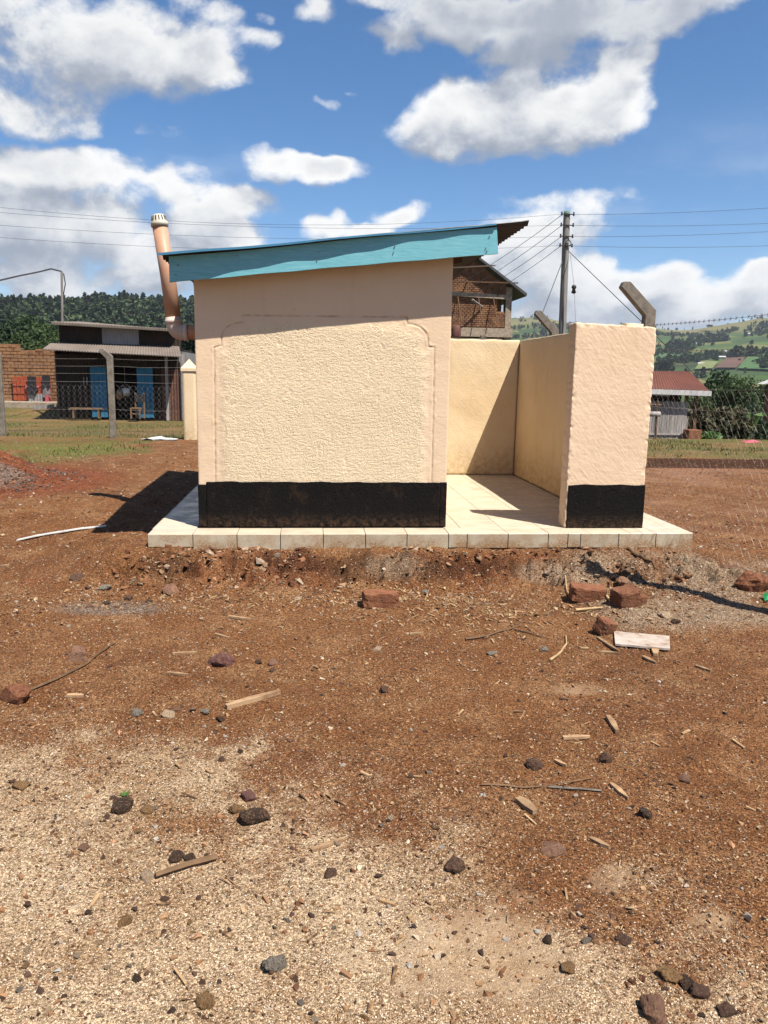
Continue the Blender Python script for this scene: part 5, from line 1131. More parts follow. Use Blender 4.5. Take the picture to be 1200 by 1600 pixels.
for (xa, xb, ya, yb, mt, lb, dy) in ((42, 57, 588, 604, 'cloth_black', 'square black cloth hung left on the red gates', 0), (65, 79, 587, 604, 'cloth_black', 'dark folded cloth hung right on the red gates', 0), (39, 61, 603, 606, 'cloth_pink', 'pink cloth showing under the left black one', .04), (40, 60, 605, 616, 'cloth_black', 'dark sagging garment below the pink cloth', -.02), (66, 79, 601, 620, 'cloth_grey', 'grey patterned garment hanging on the right gate leaf', .04), (70, 77, 617, 628, 'cloth_pink', 'red pink trouser legs below the grey garment', .0)):
    a, b = gy(xa, ya, BY-.3+dy), gy(xb, yb, BY-.3+dy); n = 9; V = []; F = []
    for i in range(n):
        for j in range(5):
            u, v_ = i/(n-1), j/4; sagx = .08*math.sin(u*pi)*(v_-.5) if 'sag' in lb else 0
            V.append((a[0]+(b[0]-a[0])*(u if 'sag' not in lb else .5+(u-.5)*(1-.35*v_)), a[1]+.025*math.sin(u*9+j), a[2]+(b[2]-a[2])*v_-(.07*math.sin(u*pi)*v_)))
    f = [tuple(r) for r in grid_faces(n, 5)]; Vb2 = [(x, y+.02, z) for x, y, z in V]; m_ = n*5
    bd = [(i*5, (i+1)*5, (i+1)*5+m_, i*5+m_) for i in range(n-1)]+[((i+1)*5+4, i*5+4, i*5+4+m_, (i+1)*5+4+m_) for i in range(n-1)]
    solo('hanging_cloth', MB().add(V+Vb2, f+[tuple(k+m_ for k in r[::-1]) for r in f]+bd), M[mt], lb, 'cloth', (a[0], a[1], a[2]), 'clothes drying on the red gates')
# junk below the ledge
tb = [gy(52, 638, 34), gy(84, 634, 34)]; solo('timber_beam', MB().bar(tb[0], tb[1], .14, .14), M['plank'], 'long dark timber beam lying before the mud wall', 'beam', tb[0])
# ================================================================== stones and bricks
def rock_mesh(seed, k=22, sq=(1, .85, .7), mat=None, rnd_=.22):
    me = hull_mesh('stone', k, seed, sq, None); bm = bmesh.new(); bm.from_mesh(me)
    bmesh.ops.subdivide_edges(bm, edges=bm.edges[:], cuts=3, use_grid_fill=True)
    bmesh.ops.smooth_vert(bm, verts=bm.verts[:], factor=.35, use_axis_x=True, use_axis_y=True, use_axis_z=True)
    for v in bm.verts: p = v.co; d = float(fbm(np.array(p.x+seed), np.array(p.y), np.array(p.z), 3.2, 4, .6)); v.co = p*(1+.17*d)
    bm.to_mesh(me); bm.free(); me.materials.clear()
    if mat: me.materials.append(mat)
    return me
def stone_mat(name, a, b, c3, s=9): return simple(name, a, b, s, bump=1.0, bscale=60, bdist=.01, c3=c3, s3=s*1.5, f3=(.5, .62), detail=7)
SM = {'red': stone_mat('red_brick_lump', (.30, .125, .06), (.22, .08, .037), (.15, .05, .025)), 'pink': stone_mat('pinkish_stone', (.33, .19, .12), (.26, .13, .08), (.18, .08, .05)),
      'purple': stone_mat('purple_brown_stone', (.20, .085, .07), (.15, .065, .055), (.26, .13, .09)), 'grey': stone_mat('grey_stone', (.32, .275, .225), (.23, .195, .155), (.13, .10, .075)),
      'cream': stone_mat('cream_stone', (.56, .44, .31), (.46, .33, .21), (.33, .19, .10)), 'black': stone_mat('charred_stone', (.035, .02, .014), (.06, .03, .018), (.20, .11, .05)),
      'dark': stone_mat('dark_brown_stone', (.09, .045, .03), (.13, .07, .045), (.22, .12, .07)), 'yellow': stone_mat('ochre_stone', (.40, .24, .10), (.30, .16, .065), (.14, .07, .035))}
def ground_z(x, y): return float(Hq(x, y))
def ghit(px_, py_):
    z = -.35
    for _ in range(25): p = gz(px_, py_, z); z = ground_z(p[0], p[1])
    return np.array([p[0], p[1], z])
def stone(px_, py_, w, kind, label=None, flat=.7, group=None, seed=None, k=20):
    """px_,py_ = foot of the stone in the photograph, w = its width there"""
    p = ghit(px_, py_); D = np.linalg.norm(p-CAM); s = w/FPX*D*1.05; seed = seed or rnd.randint(1, 9999)
    o = link('stone', rock_mesh(seed, k, (1, .85, flat), SM[kind]), None, (p[0], p[1]+s*.3, p[2]+s*flat*.14)); o.scale = (s*.98,)*3; o.rotation_euler = (rnd.uniform(-.15, .15), rnd.uniform(-.15, .15), rnd.random()*6.28)
    return tag(o, label, 'stone', group)
stone(17, 1103, 48, 'red', 'large orange red brick lump at the left edge', .85); stone(117, 1034, 40, 'pink', 'pinkish boulder above the long curved twig', .7); stone(345, 1043, 42, 'purple', 'purple brown angular stone with pointed left side', .8)
stone(212, 1119, 20, 'grey', 'round grey stone left of the cream one', .75); stone(260, 1121, 24, 'cream', 'cream stone right of the round grey one', .6); stone(322, 1116, 22, 'grey', 'flat crumbly grey stone near the long split stick', .35)
stone(190, 1272, 38, 'black', 'charred black stone on the left gravel edge', .72); stone(228, 1272, 22, 'yellow', 'ochre stone right of the charred black one', .6); stone(392, 1252, 32, 'purple', 'dull pink stone resting above the charred lump', .6); stone(396, 1291, 46, 'black', 'charred lump with tan side below the dull pink stone', .6); stone(370, 1272, 24, 'yellow', 'tan wedge stone left of the charred lump', .7)
stone(714, 1366, 34, 'dark', 'blocky dark brown stone on the gravel centre right', .8); stone(838, 1202, 30, 'dark', 'square dark stone with brown streak right of centre', .75); stone(949, 1193, 24, 'dark', 'upright dark stone right of the square one', 1.0); stone(1012, 1280, 22, 'black', 'thin black stone leaning on the right soil', .9)
stone(430, 1522, 36, 'grey', 'greenish grey speckled stone on near gravel', .75); stone(320, 1578, 30, 'yellow', 'yellow and black stone at the bottom left', .7); stone(1030, 1597, 42, 'pink', 'large brown and white stone at the bottom right', .9); stone(229, 1378, 24, 'cream', 'pale round stone at the end of the thick stick', .8)
stone(195, 1449, 21, 'yellow', 'round ochre stone on the left gravel', .85); stone(891, 1522, 24, 'yellow', 'ochre stone on the smooth sand patch', .7); stone(918, 1476, 15, 'grey', 'small slate grey round stone on the sand edge', .7); stone(1073, 1224, 21, 'pink', 'pale pink grey stone on the right soil', .7)
stone(600, 1083, 20, 'dark', 'dark round stone in the middle of the yard', .75); stone(978, 915, 26, 'pink', 'pinkish stone behind the right broken bricks', .7); stone(1152, 893, 34, 'pink', 'rough pink lump right of the platform corner', .6); stone(1186, 925, 52, 'red', 'dark red earth lump at the right edge', .75, k=26)
stone(1055, 1538, 34, 'yellow', 'large brown clod in the cluster at lower right', .6); stone(1078, 1548, 24, 'black', 'black stone in the cluster at lower right', .7); stone(1098, 1562, 28, 'dark', 'dark stone right of the black one in the lower right cluster', .8); stone(1140, 1590, 26, 'dark', 'brown lump at the bottom right corner', .8); stone(978, 1476, 22, 'dark', 'dark brown clod on the right gravel edge', .6)
stone(858, 1475, 17, 'black', 'black pebble at the tip of the rubble streak', .7); stone(270, 1268+80, 30, 'black', 'charred fragments behind the thick stick', .5); stone(296, 1348, 20, 'black', 'small charred lump right of the charred fragments', .7); stone(517, 1372, 22, 'dark', 'dark lump left of centre on the gravel', .7); stone(868, 1338, 44, 'pink', 'flat grey pink stone sunk in the rubble', .25)
stone(1042, 965, 24, 'cream', 'white crumbly stone below the concrete apron', .5); stone(1118-60, 975, 16, 'black', 'black pebble touching the white crumbly stone', .7); stone(80, 640, 15, 'red', 'round orange stone by the dark shop corner', .7)
stone(665, 926, 13, 'grey', 'grey stone below the bank near the whole brick', .6); stone(200, 938, 14, 'dark', 'round brown stone on the ashy patch', .85); stone(165, 945, 12, 'black', 'black pebble left on the ashy patch', .7); stone(160, 922, 24, 'grey', 'bluish grey stone above the ashy patch', .5); stone(118, 912, 26, 'dark', 'flat brown stone above left of the ashy patch', .45); stone(265, 928, 34, 'pink', 'cluster of pink brown clods right of the ashy patch', .6); stone(465, 938, 15, 'cream', 'white topped pebble on the straw litter', .5)
stone(1040-92, 1165+2, 6, 'dark', 'tiny dark pebble below the leaning dark stone', .8); stone(425, 1040, 18, 'pink', 'small pink stone right of the purple stone', .7); stone(403, 1038, 13, 'black', 'black pebble between purple and pink stones', .8); stone(590, 1018, 17, 'cream', 'cream and black pebble near the yard centre', .6); stone(345+0, 1190, 14, 'dark', 'dark clod below the long split stick', .8); stone(345, 1128, 18, 'black', 'black stone under the long split stick', .5)
stone(770, 1024, 20, 'grey', 'flat grey stone right of the yard centre', .4); stone(851, 1018, 15, 'grey', 'grey stone beside the curved straw', .6); stone(30, 1235, 26, 'yellow', 'rusty stone at the gravel edge far left', .5); stone(130, 1330, 18, 'pink', 'brown stone on the left gravel', .6)
POOL = [(rock_mesh(500+i, 14, (1, .8, .65), None), None) for i in range(1)]
PM = {}
def pool_mesh(kind, i):
    if (kind, i) not in PM: PM[(kind, i)] = rock_mesh(600+i, 12, (1, .85, .65), SM[kind])
    return PM[(kind, i)]
cnt = 0
q = np.random.RandomState(21)
KN = {'dark': 'dark brown', 'black': 'black', 'yellow': 'ochre', 'pink': 'pinkish', 'grey': 'grey', 'cream': 'cream'}
KL = {'dark': 'small dark brown stone lying loose in the yard', 'black': 'small black stone lying loose in the yard', 'yellow': 'small ochre stone lying loose in the yard', 'pink': 'small pinkish stone lying loose in the yard', 'grey': 'small grey stone lying loose in the yard', 'cream': 'small cream stone lying loose in the yard'}
while cnt < 210:
    a, b = q.rand()*1240-20, 905+q.rand()**.8*690
    p = ghit(a, b)
    if p[1] > 6.65 and -1.5 < p[0] < 3.7: continue
    w_ = float(fbm(np.array(p[0]), np.array(p[1]), 14., .9, 3))
    if q.rand() > .12+1.6*w_: continue
    kind = ['dark', 'dark', 'black', 'yellow', 'pink', 'grey', 'cream', 'dark'][q.randint(8)]; D = np.linalg.norm(p-CAM); s = (6+9*q.rand()**3)/FPX*D
    o = link('stone', pool_mesh(kind, q.randint(4)), None, (p[0], p[1], p[2]+s*.08)); o.scale = (s*(.8+.4*q.rand()), s*(.8+.4*q.rand()), s*(.7+.4*q.rand())); o.rotation_euler = (q.rand()*.5, q.rand()*.5, q.rand()*6.28)
    zone = ('at the foot of the bank' if b < 985 else 'on the brown soil' if b < 1180 else 'along the gravel edge' if b < 1330 else 'on the pale gravel' if a < 620 else 'on the sandy rubble')
    side = '' if zone.endswith('rubble') else ' at left' if a < 420 else ' at right' if a > 800 else ' near the centre'
    tag(o, 'small '+KN[kind]+' stone lying loose '+zone+side, 'stone', 'small '+KN[kind]+' stones '+zone+side); cnt += 1
def brick(px_, py_, w, L, Wd, Hh, rz, label, tilt=(0, 0), seed=1, sink=.2):
    p = ghit(px_, py_); D = np.linalg.norm(p-CAM); k = .92*w/FPX*D/L; bm = bmesh.new(); bmesh.ops.create_cube(bm, size=1)
    bmesh.ops.subdivide_edges(bm, edges=bm.edges[:], cuts=7, use_grid_fill=True)
    me = bpy.data.meshes.new('brick'); 
    for v in bm.verts:
        c = np.array(v.co); e = np.sort(np.abs(c))[1]; g = float(fbm(np.array(c[0]*1.3+seed), np.array(c[1]*1.3), np.array(c[2]*1.3), 2.2, 4, .6)); ch = max(0, e-.38)*1.6*max(0, g+.25); v.co = Vector(c*(1-ch)*np.array([L, Wd, Hh])*k*(1+.05*g)*np.array([1, 1, 1]))
    bm.to_mesh(me); bm.free(); me.materials.append(M['brickred'])
    o = link('brick', me, None, (p[0], p[1]+Wd*k*.45, p[2]+Hh*k*(.5-sink*.5))); o.rotation_euler = (tilt[0], tilt[1], rz); return tag(o, label, 'brick')
brick(595, 950, 60, .23, .12, .105, .05, 'red brick lying alone below the middle of the platform', (0, .03), 3)
brick(922, 940, 56, .22, .12, .10, -.12, 'red brick lying left of the two broken bricks', (.05, .05), 5); brick(982, 950, 40, .15, .12, .12, .25, 'broken brick with crumbled right end', (.1, -.12), 8); brick(1004, 945, 14, .06, .05, .07, .3, 'small red brick fragment touching the broken brick', (.1, .1), 9)
brick(949, 992, 30, .12, .10, .10, .5, 'broken brick half above the white board', (.3, .25), 12); brick(968, 912, 17, .07, .05, .03, .3, 'thin red brick chip behind the two broken bricks', (0, .1), 14); brick(792-360+600, 907, 15, .06, .04, .02, .2, 'orange chip at the shadow line by the apron', (0, 0), 15)

# ================================================================== boards, sticks, straw
def flat_board(P, th, mat, name, label, cat, nseg=10):
    """P: four pixel corners of the top face going round"""
    C4 = [ghit(*c)+[0, 0, .012] for c in P]; V = []; zf = np.mean([c[2] for c in C4])+.012
    for t in np.linspace(0, 1, nseg):
        for (a, b) in ((0, 1), (3, 2)): q = C4[a]*(1-t)+C4[b]*t; V.append((q[0], q[1]+.004*math.sin(t*17+a), max(q[2], zf)))
    n = len(V); V += [(x, y, z-th) for x, y, z in V]; F = []
    for i in range(nseg-1): a = 2*i; F += [(a, a+1, a+3, a+2)[::-1], (n+a, n+a+2, n+a+3, n+a+1)[::-1], (a, a+2, n+a+2, n+a)[::-1], (a+1, n+a+1, n+a+3, a+3)[::-1]]
    F += [(0, n, n+1, 1)[::-1], (2*nseg-2, 2*nseg-1, n+2*nseg-1, n+2*nseg-2)[::-1]]
    return solo(name, MB().add(V, F), mat, label, cat, C4[0])
flat_board([(959, 989), (1045, 1000), (1047, 1018), (961, 1012)], .014, M['whiteboard'], 'painted_board', 'white painted board lying flat on the soil at right', 'board')
def stick(pts, w, mat, label, cat='stick', name='stick', grp=None, lift=.006, n=6, taper=.5):
    P = [ghit(*c) for c in pts]; D = np.linalg.norm(P[0]-CAM); r = w/FPX*D/2
    dense = []
    for a, b in zip(P[:-1], P[1:]):
        for t in np.linspace(0, 1, 5, endpoint=False): dense.append(a+(b-a)*t)
    dense.append(P[-1]); zz = np.interp(range(len(dense)), range(len(dense)), [p[2] for p in dense]); zl = np.linspace(dense[0][2], dense[-1][2], len(dense))
    Q = [np.array([p[0], p[1], max(ground_z(p[0], p[1]), z2)+r+lift*.5]) for p, z2 in zip(dense, zl)]
    return solo(name, MB().tube(Q, list(np.linspace(r, r*taper, len(Q))), n), mat, label, cat, Q[0], grp)
def splint(a, b, w, label, mat=None, th=.35, cat='wood chip', name='wood_chip', grp=None, pointy=.45):
    A, B = ghit(*a), ghit(*b); D = np.linalg.norm(A-CAM); hw = w/FPX*D/2; d = B-A; L = np.linalg.norm(d); d /= L; s = np.cross(d, (0, 0, 1)); s /= np.linalg.norm(s); up = np.array([0, 0, 1.]); t_ = hw*2*th
    A = A+up*.006; B = B+up*.006; c = [A-s*hw*.6, A+s*hw*.8, A+d*L*.6+s*hw*1.1, B+s*hw*pointy, B-s*hw*pointy*.2, A+d*L*.45-s*hw]; n = 6; V = [p+up*t_ for p in c]+[p-up*.004 for p in c]
    return solo(name, MB().add(V, [tuple(range(n)), tuple(range(2*n-1, n-1, -1))]+[(i, i+n, (i+1) % n+n, (i+1) % n) for i in range(n)]), mat or M['wood'], label, cat, c[0], grp)
splint((353, 1108), (436, 1084), 11, 'long pale split stick lying left of the yard centre', th=.5, pointy=.8); splint((950, 1123), (966, 1147), 9, 'straight short wood offcut on the right soil', th=.5, pointy=.9); splint((879, 1155), (921, 1153), 8, 'pale flat wood sliver left of the short offcut')
splint((810, 1252), (838, 1272), 15, 'pointed flat wood chip below the crossed twigs', pointy=.9); splint((955, 1227), (982, 1250), 8, 'curved pale wood strip right of the crossed twigs'); splint((922, 1312), (952, 1326), 8, 'pale wood sliver on the gravel edge'); splint((486, 1331), (540, 1311), 8, 'pale splinter on the left central gravel', th=.3); splint((867, 1190), (885, 1198), 6, 'small pale chip right of the square dark stone')
splint((105, 1089), (131, 1089), 8, 'short pale wood chip left of the stones', pointy=.9); splint((0, 887), (14, 884), 5, 'pale sliver at the left edge'); splint((358, 965), (392, 969), 6, 'pale stick piece below the straw litter'); splint((262, 1053), (294, 1056), 6, 'lower pale sliver left of the purple stone'); splint((270, 1023), (308, 1021), 6, 'upper pale sliver left of the purple stone'); splint((336, 992), (358, 998), 5, 'forked pale straw above the purple stone')
splint((934, 998), (968, 1020), 6, 'thin wood strip beside the white board end'); splint((1022, 1013), (1026, 1026), 10, 'pale wood stub at the foot of the white board', pointy=.9); splint((1005, 1028), (1025, 1038), 7, 'dark wood chip below the white board'); splint((1087, 1042), (1110, 1050), 6, 'dark splinter on the far right soil'); splint((640, 992), (660, 990), 5, 'small pale sliver right of the whole brick'); splint((935, 1020), (968, 1022), 5, 'thin pale strip lying left under the white board')
stick([(338, 1345), (290, 1358), (243, 1374)], 9, M['twig'], 'thick grey brown stick on the left gravel', lift=.01, taper=.8); stick([(42, 1083), (100, 1058), (135, 1040), (160, 1020), (180, 1006)], 4, M['twig'], 'long thin curved twig below the pinkish boulder', 'twig', 'twig')
stick([(752, 1228), (820, 1233), (850, 1232), (925, 1218)], 3, M['twig'], 'long thin brown twig crossing the grey one', 'twig', 'twig'); stick([(857, 1232), (940, 1238)], 3.5, M['concrete'], 'straight thin grey twig crossing the brown one', 'twig', 'twig', taper=.8); stick([(727, 1001), (760, 996), (803, 983)], 4, M['twig'], 'slanting twig below the straw litter', 'twig', 'twig'); stick([(803, 985), (835, 993), (858, 1000)], 2.5, M['twig'], 'thin twig continuing right of the slanting one', 'twig', 'twig')
stick([(859, 1034), (875, 1022), (885, 1008), (884, 995)], 4, M['straw'], 'curved pale straw stem left of the white board', 'straw', 'straw_stem'); stick([(938, 920), (948, 935), (958, 945)], 5, M['straw'], 'upright straw between the two bricks', 'straw', 'straw_stem'); stick([(978, 891), (1000, 897), (1028, 903)], 5, M['twig'], 'dark stick lying in the shade by the platform corner')
stick([(900, 956), (942, 952)], 5, M['straw'], 'straw stem in front of the left red brick', 'straw', 'straw_stem'); stick([(883, 905), (885, 925), (893, 938)], 3, M['straw'], 'bent root hanging from the bank left of the red brick', 'root', 'root')
# white plastic strip on the left
A, B, Cc_ = ghit(27, 845), ghit(85, 834), ghit(166, 823)
ps = [A, A*.5+B*.5+[0, 0, .008], B+[0, 0, .004], B*.5+Cc_*.5+[0, 0, .01], Cc_]; V = []
for p in ps: V += [p+[0, -.022, .012], p+[0, .022, .014], p+[0, .022, .004], p+[0, -.022, .002]]
solo('plastic_strip', MB().add(V, [(4*i+k, 4*i+(k+1) % 4, 4*i+4+(k+1) % 4, 4*i+4+k) for i in range(4) for k in range(4)]+[(3, 2, 1, 0), (16, 17, 18, 19)]), M['plastic_white'], 'white plastic strip on red soil left of the platform', 'strip', A)
pg = ghit(1194, 940); solo('green_scrap', MB().add([pg+[0, 0, .01], pg+[.09, -.02, .02], pg+[.10, .05, .03], pg+[.02, .06, .05], pg+[.05, .02, .07]], [(0, 1, 4), (1, 2, 4), (2, 3, 4), (3, 0, 4), (3, 2, 1, 0)]), M['green'], 'scrap of green plastic at the right edge', 'plastic scrap', pg)
wb = gz(250, 688, 0); q = random.Random(4); V = [wb+[.36*(i-3)/3, .12*(j-1)+.03*q.random(), .02+.07*q.random()*(1-abs(i-3)/4)] for i in range(7) for j in range(3)]; F = [tuple(r) for r in grid_faces(7, 3)]
solo('plastic_bag', MB().add(V+[v-[0, 0, .015] for v in V], F+[tuple(k+21 for k in r[::-1]) for r in F]), M['plastic_white'], 'crumpled white plastic bag on the grass by the pillar', 'bag', wb)
# straw and splinters: uncountable litter
def litter():
    mb = MB(); q = np.random.RandomState(9); mats = None
    for (cx, cy, rx, ry, n) in ((770, 958, 150, 26, 420), (440, 932, 170, 15, 240), (640, 932, 90, 18, 140), (260, 935, 120, 20, 90), (600, 1090, 640, 230, 190), (970, 960, 90, 35, 80), (500, 1420, 560, 150, 60), (640, 890, 420, 14, 60)):
        for _ in range(n):
            a, b = cx+rx*q.normal()*.6, cy+ry*q.normal()*.6
            if b < 862: continue
            p = ghit(a, b)
            if p[1] > 6.66 and -1.5 < p[0] < 3.6: continue
            L = .014+.06*q.rand()**3; w = .003+.012*q.rand()**2; t = q.rand()*3.14; d = np.array([cos(t), sin(t), q.normal()*.15])*L; mb.bar(p+[0, 0, .004]-d*.5, p+[0, 0, .007]+d*.5+[0, 0, .004*q.rand()], w, w*.6)
    return mb
o = solo('straw_litter', litter(), simple('litter_straw', (.50, .34, .18), (.26, .14, .07), 9, bump=.3, c3=(.12, .06, .03), s3=6, f3=(.52, .6)), 'pale straw and splinters scattered over the soil', 'litter', (0, 4, -.4)); del o['category']; o['kind'] = 'stuff'
# green weed on the gravel
p = ghit(195, 1243); t = thing('weed', 'tiny green weed above the charred black stone', 'plant', p)
for i in range(7):
    a = i*.9; d = np.array([cos(a), sin(a), .5])*.02; part('leaf', MB().add([p, p+d*.6+np.array([-sin(a), cos(a), 0])*.006, p+d*1.3, p+d*.6-np.array([-sin(a), cos(a), 0])*.006], [(0, 1, 2, 3)]), M['leaf_ban'], t)

# ================================================================== unfinished brick house behind the wall
HY = 45.0
def hp(x, y, Y=HY): return gy(x, y, Y)
bh = thing('brick_building', 'unfinished two storey brick building behind the low wall', 'building', (hp(740, 580)[0], HY, -2.5))
xr = hp(798, 500)[0]; xm = hp(733, 420)[0]; xl = xm-(xr-xm)*1.15; z_e = hp(798, 452)[2]; z_r = hp(735, 398)[2]; z_slab = hp(755, 514)[2]; zbase = -2.5; dep = 7.0
wx0_, wx1_, wz0, wz1 = hp(776.5, 490)[0], hp(790.5, 490)[0], hp(783, 487)[2], hp(783, 466)[2]
core = MB().box(xl, wx0_, HY, HY+.2, z_slab-.02, wz1).box(wx1_, xr-.35, HY, HY+.2, z_slab-.02, wz1).box(wx0_, wx1_, HY, HY+.2, z_slab-.02, wz0).box(xl, xr-.35, HY, HY+.2, wz1, z_e)
core.poly_prism([(xl, z_e), (xr-.1, z_e), (xm, z_r-.1)], HY, HY+.2)
part('mortar_wall', core, M['adobe'], bh)
part('right_wall', MB().box(xr-.25, xr-.05, HY+.3, HY+.9, zbase, z_e).box(xr-.25, xr-.05, HY+2.2, HY+dep, zbase, z_e).box(xr-.25, xr-.05, HY+.9, HY+2.2, zbase, wz0), M['adobe'], bh)
part('lower_wall', MB().box(xl, hp(765, 520)[0], HY+.6, HY+.8, zbase, z_slab-.5), M['adobe'], bh)
bb = MB(); q = random.Random(8); row = 0; zz = zbase
while zz < z_r:
    x = xl+(.12 if row % 2 else 0)
    while x < xr-.35:
        lim = z_e+(z_r-z_e)*(1-abs(x+.12-xm)/(xr-xm))-.22; inw = (wx0_-.22 < x < wx1_-.02) and (wz0-.1 < zz < wz1)
        if zz < z_slab-.6:
            if x < hp(760, 520)[0]: bb.box(x+.015, x+.225, HY+.555, HY+.61, zz+.012, zz+.10)
        elif z_slab+.05 < zz < lim and not inw: bb.box(x+.012, x+.225+q.uniform(-.01, .005), HY-.035-q.uniform(0, .02), HY+.01, zz+.012, zz+.10)
        x += .24
    zz += .115; row += 1
o = part('bricks', bb, M['yellowbrick'], bh); o['kind'] = 'stuff'
part('corner_column', MB().box(xr-.35, xr, HY-.08, HY+.3, zbase, z_e+.1), M['concrete_light'], bh); part('corner_column', MB().box(hp(776, 520)[0]-.1, hp(776, 520)[0]+.2, HY+.1, HY+.4, zbase, z_slab-.4), M['concrete_light'], bh)
part('floor_slab', MB().box(xl, xr+.1, HY-.16, HY+dep, z_slab-.45, z_slab+.05), M['concrete_light'], bh)
zb1, zb2 = hp(710, 460)[2], hp(780, 464)[2]; part('ring_beam', MB().bar((xl, HY-.12, zb1+.1), (xr-.36, HY-.12, zb2-.02), .18, .24), M['concrete_light'], bh)
part('roof', MB().poly_prism([(xm, z_r), (xm, z_r+.13), (xr+.75, z_e-.28+.02), (xr+.72, z_e-.42)], HY-.55, HY+dep+.3).poly_prism([(xm, z_r), (xm-(xr-xm)*1.5, z_e-.6), (xm-(xr-xm)*1.5, z_e-.47), (xm, z_r+.13)], HY-.55, HY+dep+.3), sheet_mat('dark_grey_roof_sheet', (.10, .10, .105), (.07, .07, .075), (.08, .05, .04), .4, .6, .2), bh)
tie = hp(706, 441)[2]; part('tie_beam', MB().bar((xl, HY-.5, tie), (xr+.2, HY-.5, tie), .08, .07), M['timber_dark'], bh)
for xq, yq0, yq1 in ((727, 443, 458), (762, 443, 460), (780, 443, 468)):
    part('strut', MB().bar((hp(xq, yq0)[0], HY-.48, tie), (hp(xq-5, yq1)[0], HY-.14, hp(xq, yq1)[2]), .05, .05), M['timber_dark'], bh)
for xa, xb, ya, yb in ((738, 754, 468, 480), ): part('leaning_pole', MB().tube([hp(xa, ya, HY-.9), hp(xb, yb, HY-.1)], .06, 6), M['plank'], bh)
for xa in (716, 748, 771): part('scaffold_pole', MB().tube([(hp(xa, 500)[0], HY-1.0, z_slab+.3), (hp(xa-3, 500)[0], HY-.1, z_slab+1.9)], .035, 5), M['timber_dark'], bh)
# rounded drum and boulder on the ledge under the slab
lz = hp(712, 529, HY-.9)[2]; part('balcony_ledge', MB().box(xl, hp(775, 529)[0], HY-1.5, HY+.55, lz-.15, lz), M['concrete_light'], bh)
dq = hp(712.5, 528, HY-.9); solo('plastic_drum', MB().tube([dq, dq+[0, 0, .1], dq+[0, 0, .5], dq+[0, 0, .66], dq+[0, 0, .74]], [.26, .28, .28, .20, .02], 16), simple('brown_drum', (.16, .07, .055), (.10, .045, .035), 3), 'round brown drum on the brick building ledge', 'drum', dq, smooth=True)
dq = hp(755, 529, HY-1.1); o = link('stone', rock_mesh(77, 20, (1, .8, .8), SM['grey']), None, tuple(dq+[0, 0, .12])); o.scale = (.55,)*3; tag(o, 'pale boulder on the brick building ledge', 'stone')

# ================================================================== red roofed shed on the right
RY_ = 24.5
def rp(x, y, Y=RY_): return gy(x, y, Y)
rsd = thing('red_roof_shed', 'small plank shed with rusty red roof right of the privacy wall', 'shed', (rp(1040, 684)[0], RY_, rp(1040, 686)[2]))
zg = rp(1040, 690)[2]-.1; xa, xb, xc = rp(985, 640)[0], rp(1073, 640)[0], rp(1088, 640)[0]; ztp = rp(1050, 627)[2]; zrf = rp(1050, 613)[2]
q = random.Random(6); x = xa
while x < xb-.02:
    w_ = .085; dk = part('plank', MB().box(x+.004, x+w_-.004, RY_-q.uniform(0, .01), RY_+.02, zg, ztp-q.uniform(0, .02)), M['plank'], rsd); x += w_
x = xb
while x < xc-.02: part('plank', MB().box(x+.004, x+.08, RY_+.5, RY_+.52, zg, rp(1080, 651)[2]), M['plank'], rsd); x += .085
part('rail', MB().bar((xa, RY_-.03, zg+.35), (xb, RY_-.03, zg+.35), .03, .06), M['plank'], rsd)
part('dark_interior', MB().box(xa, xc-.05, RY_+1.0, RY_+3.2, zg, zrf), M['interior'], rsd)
for x_ in (xb, xc, xa): part('post', MB().box(x_-.05, x_+.05, RY_+.03, RY_+.12, zg, zrf), M['timber_dark'], rsd)
e1r, e2r = rp(960, 607, RY_-.25), rp(1111, 612, RY_-.25); h1r, h2r = rp(978, 580, RY_+1.6), rp(1078, 580, RY_+1.6)
part('roof', corr_roof(MB(), e1r, e2r, h2r, h1r, .1, .012, .02), M['redroof'], rsd)
part('roof', corr_roof(MB(), h1r, h2r, e2r+[0, 4.4, 0], e1r+[0, 4.4, 0], .1, .012, .02), M['redroof'], rsd)
part('fascia', MB().bar(e1r-[0, .03, .06], e2r-[0, .03, .06], .03, .16), M['fasciawhite'], rsd)
part('loose_sheet', MB().bar(rp(1015, 616, RY_-.2), rp(1046, 618, RY_-.2), .05, .05), M['fasciawhite'], rsd)
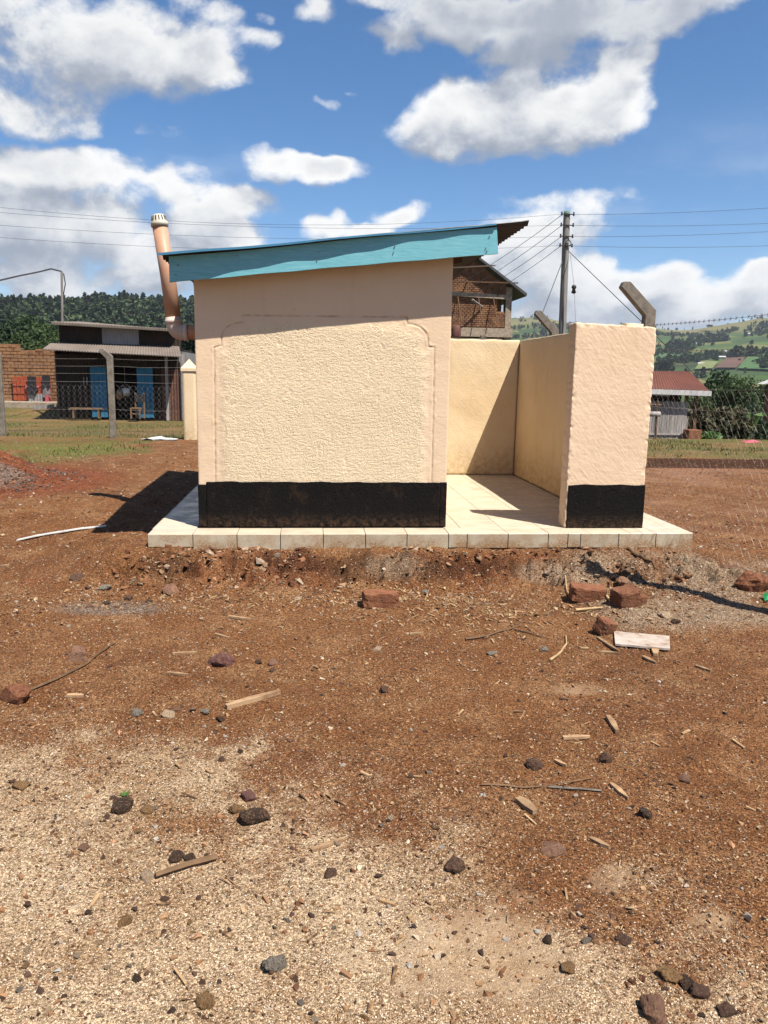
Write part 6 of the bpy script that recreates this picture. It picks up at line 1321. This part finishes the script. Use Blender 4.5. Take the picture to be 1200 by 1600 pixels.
cb_ = rp(1082, 684, RY_-.3); c2 = rp(1072, 671, RY_-.3); c3 = rp(1092, 671, RY_-.3); solo('clay_block', MB().box(c2[0], c3[0], RY_-.5, RY_-.1, cb_[2]-.05, c2[2]), M['brickred'], 'square brick block at the corner of the red roofed shed', 'block', (c2[0], RY_-.3, cb_[2]), bevel=.015)
pq = rp(1024, 687, RY_-1.2); t = thing('wooden_stand', 'thin wooden stand with log across before the shed', 'stand', pq); part('post', MB().tube([pq-[0, 0, .1], rp(1027, 626, RY_-1.2)], .035, 6), M['timber_dark'], t); part('log', MB().tube([rp(1012, 647, RY_-1.2), rp(1031, 647, RY_-1.2)], .085, 10), M['plank'], t, True); part('crosspiece', MB().tube([rp(1014, 632, RY_-1.2), rp(1034, 633, RY_-1.2)], .03, 5), M['timber_dark'], t)
rw = gz(1165, 692, -.35); solo('red_rag', MB().add([rw, rw+[.5, .05, .02], rw+[.6, .3, .02], rw+[.05, .3, .03], rw+[.3, .15, .09]], [(0, 1, 4), (1, 2, 4), (2, 3, 4), (3, 0, 4), (3, 2, 1, 0)]), M['cloth_pink'], 'faded red rag lying on the grass right of the shed', 'rag', rw)
# roof corner at the right edge
fr = gy(1193, 600, 33); t = thing('pale_roof_hut', 'hut with pale roof cut by the right edge', 'hut', (fr[0]+2, 33, -2)); part('roof', MB().poly_prism([(fr[0], fr[2]-.0), (fr[0]+1.9, fr[2]+.75), (fr[0]+3.8, fr[2])], 33, 33.5), M['fasciawhite'], t); part('wall', MB().box(fr[0]+.4, fr[0]+3.4, 33.05, 33.45, -3., fr[2]+.05), M['rustsheet'], t)

# ================================================================== air
hz = newmat('haze'); hz.n.clear(); vo = hz.n.new('ShaderNodeVolumePrincipled'); vo.inputs['Color'].default_value = (.80, .88, 1, 1); vo.inputs['Density'].default_value = HAZE; vo.inputs['Anisotropy'].default_value = .2
ou = hz.n.new('ShaderNodeOutputMaterial'); hz.l.new(vo.outputs[0], ou.inputs['Volume'])
tag(link('haze', MB().box(-6700, 6700, -6700, 6700, -60, 330).mesh('haze', hz.mat)), kind='stuff')
